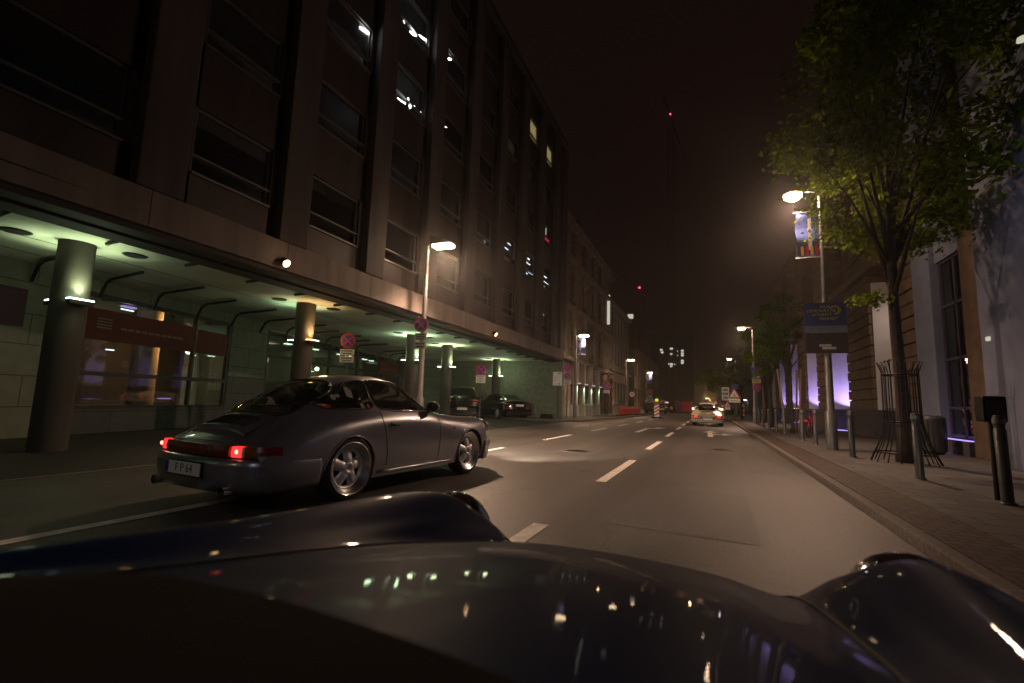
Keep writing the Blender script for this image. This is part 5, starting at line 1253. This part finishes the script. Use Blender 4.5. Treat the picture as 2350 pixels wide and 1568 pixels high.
def side_car(name, label, loc, rz, kind, paint='carblack'):
    """modern saloon or tall coupe SUV; x forward, origin under the middle"""
    o = empty(name, label, 'car', loc, rz, 'dark cars parked under the canopy')
    suv = kind == 'suv'; L = 4.9; Wd = .96 if suv else .92; r = .38 if suv else .34
    dz = .30 if suv else 0
    # (x, roof z, belt z, roof half width)
    st = [(-2.42, .60, .55, .5), (-2.36, .98, .88, .62), (-2.2, 1.06, .93, .66), (-1.85, 1.11, .95, .62), (-1.45, 1.24, .96, .60), (-.95, 1.40, .96, .60), (-.2, 1.46, .955, .60), (.4, 1.42, .94, .60), (.85, 1.22, .93, .62), (1.15, 1.02, .92, .66), (1.5, .97, .90, .68), (2.0, .90, .84, .66), (2.3, .78, .74, .60), (2.42, .55, .52, .5)]
    if suv: st = [(-2.42, .75, .70, .6), (-2.38, 1.10, 1.0, .68), (-2.25, 1.25, 1.14, .70), (-1.9, 1.42, 1.18, .68), (-1.4, 1.62, 1.19, .66), (-.7, 1.73, 1.18, .66), (0, 1.76, 1.17, .66), (.5, 1.70, 1.15, .66), (.95, 1.46, 1.13, .68), (1.25, 1.24, 1.12, .7), (1.6, 1.18, 1.08, .7), (2.0, 1.12, 1.02, .68), (2.32, .95, .86, .62), (2.42, .65, .6, .5)]
    S = []
    for x, zr, zb, yw in st:
        zb = min(zb, zr-.005)
        S.append((x, [(0, zr), (yw*.55, zr-.012), (yw*.85, zr-.05*(1 if zr > zb+.1 else .3)), (yw+(.0 if zr > zb+.1 else .06), zr-(zr-zb)*.45), (Wd*.90, zb), (Wd*.985, zb-.13), (Wd, .62 if zb > .66 else zb*.9), (Wd*.97, .38), (Wd*.9, .22)]))
    sh = Shell(S, 2.42, -2.42, .38, .22, 140, 60, Wd)
    ax = 1.45
    def hole(x, y, z, u): return u > 4.5 and y > .5 and any((x-a)**2+(z-r)**2 < (r+.035)**2 or (abs(x-a) < r+.035 and z < r) for a in (-ax, ax))
    top_ = lambda x: float(np.interp(x, [a[0] for a in st], [a[1] for a in st])); bel = lambda x: float(np.interp(x, [a[0] for a in st], [a[2] for a in st]))
    x0, x1 = (-1.95, 1.25) if suv else (-1.65, 1.1)
    reg = {'side_window': lambda x, y, z, u: x0 < x < x1 and 2.1 < u < 3.9 and y > .5 and z > bel(x)+.02 and top_(x)-bel(x) > .13,
           'windscreen': lambda x, y, z, u: (.52 if suv else .45) < x < 1.2 and u < 2.2 and y < .6, 'rear_window': lambda x, y, z, u: (-2.2 if suv else -1.85) < x < (-1.35 if suv else -.98) and u < 2.2 and y < .6}
    A, F, loops = split_shell(sh, reg, hole); part_from(A, F['body'], 'body', paint, o)
    for k_ in ('side_window', 'windscreen', 'rear_window'):
        for s in ((1, -1) if k_ == 'side_window' else (1,)):
            part_from(A, [f for f in F[k_] if k_ != 'side_window' or A[f[0]][1]*s > 0], k_, 'darkglass', o)
    tm = MB()
    for s in (1, -1): tm.tube([(x, s*sh.side(x, bel(x)+.015, .005), bel(x)+.015) for x in np.linspace(x0+.1, x1-.1, 16)], .007, 4)
    tm.build('window_trim', 'chrome', o, True)
    for a in (-ax, ax):
        for s in (1, -1): make_wheel(o, a, s*(Wd-.12), s, r, .24)
        for s in (1, -1): MB().lathe([(r+.05, .5*s), (r+.05, (Wd-.03)*s)], (a, 0, r), 'y', 20, 0, math.pi).build('wheel_well', 'black', o, True)
    MB().box(-2.2, 2.2, -.66, .66, .2, .62).build('underbody', 'black', o)
    zt = .97 if suv else .86
    for s in (1, -1):
        pts = [(-2.43, s*.42, zt), (-2.40, s*.66, zt+.01), (-2.28, s*.84, zt+.02), (-2.12, s*.90, zt+.03)]
        MB().tube(pts, [.012, .034, .040, .015], 8).build('tail_light', 'tail_off', o, True)
        MB().box(-2.45, -2.40, s*.62-.1, s*.62+.1, .40, .44).build('bumper_reflector', 'tail_off', o)
        MB().lathe([(0, .05), (.05, .04), (.06, 0), (.05, -.01)], (.80, s*(Wd+.08), bel(.8)+.04), 'x', 12).tube([(.78, s*(Wd-.06), bel(.8)-.02), (.8, s*(Wd+.06), bel(.8)+.02)], .02, 6).build('door_mirror', paint, o, True)
    pz = .60 if suv else .80
    p_ = MB().box(-2.475, -2.455, -.26, .26, pz-.055, pz+.055).build('number_plate', 'whitesign', o); MB().box(-2.477, -2.4755, .22, .26, pz-.05, pz+.05).build('euro_strip', 'signblue', p_)
    MB().box(-2.46, -2.3, -.8, .8, .28, .36).build('diffuser', 'black', o, bevel=.02)
    return o
MT['tail_off'] = mat('tail_cluster_red', (.45, .01, .015), .15, coat=1.)
side_car('parked_suv', 'tall black coupe SUV parked under the canopy behind the grey coupe', (-12.0, 22.2, 0), R(118), 'suv')
side_car('parked_saloon', 'low black saloon parked beside the end wall under the canopy', (-11.6, 26.2, 0), R(140), 'saloon')
# taxi and other car in the distance
def far_car(label, loc, rz, taxi=False):
    o = side_car('taxi' if taxi else 'parked_saloon', label, loc, rz, 'saloon'); o['group'] = 'cars at the street end'
    if taxi: MB().box(-.10, .10, -.28, .28, 1.47, 1.60).build('roof_sign', emis('taxi_sign', (1., .62, .6), 1.5), o, bevel=.03)
    return o
far_car('dark taxi with a lit roof sign beyond the striped beacon', (-5.9, 74, 0), R(92), True)

HZ = .0019  # thin air volume added for halos round the lamps and lifted darks
def haze(d):
    m, n, o = _new('haze_air'); v = n.nodes.new('ShaderNodeVolumePrincipled'); v.inputs['Color'].default_value = (.9, .88, .86, 1); v.inputs['Density'].default_value = d; v.inputs['Anisotropy'].default_value = .85
    n.links.new(v.outputs[0], o.inputs['Volume'])
    h = MB().box(-95, 95, -65, 340, -1.05, 135).build('haze', m); tag(h, kind='stuff'); return h
if HZ: haze(HZ)
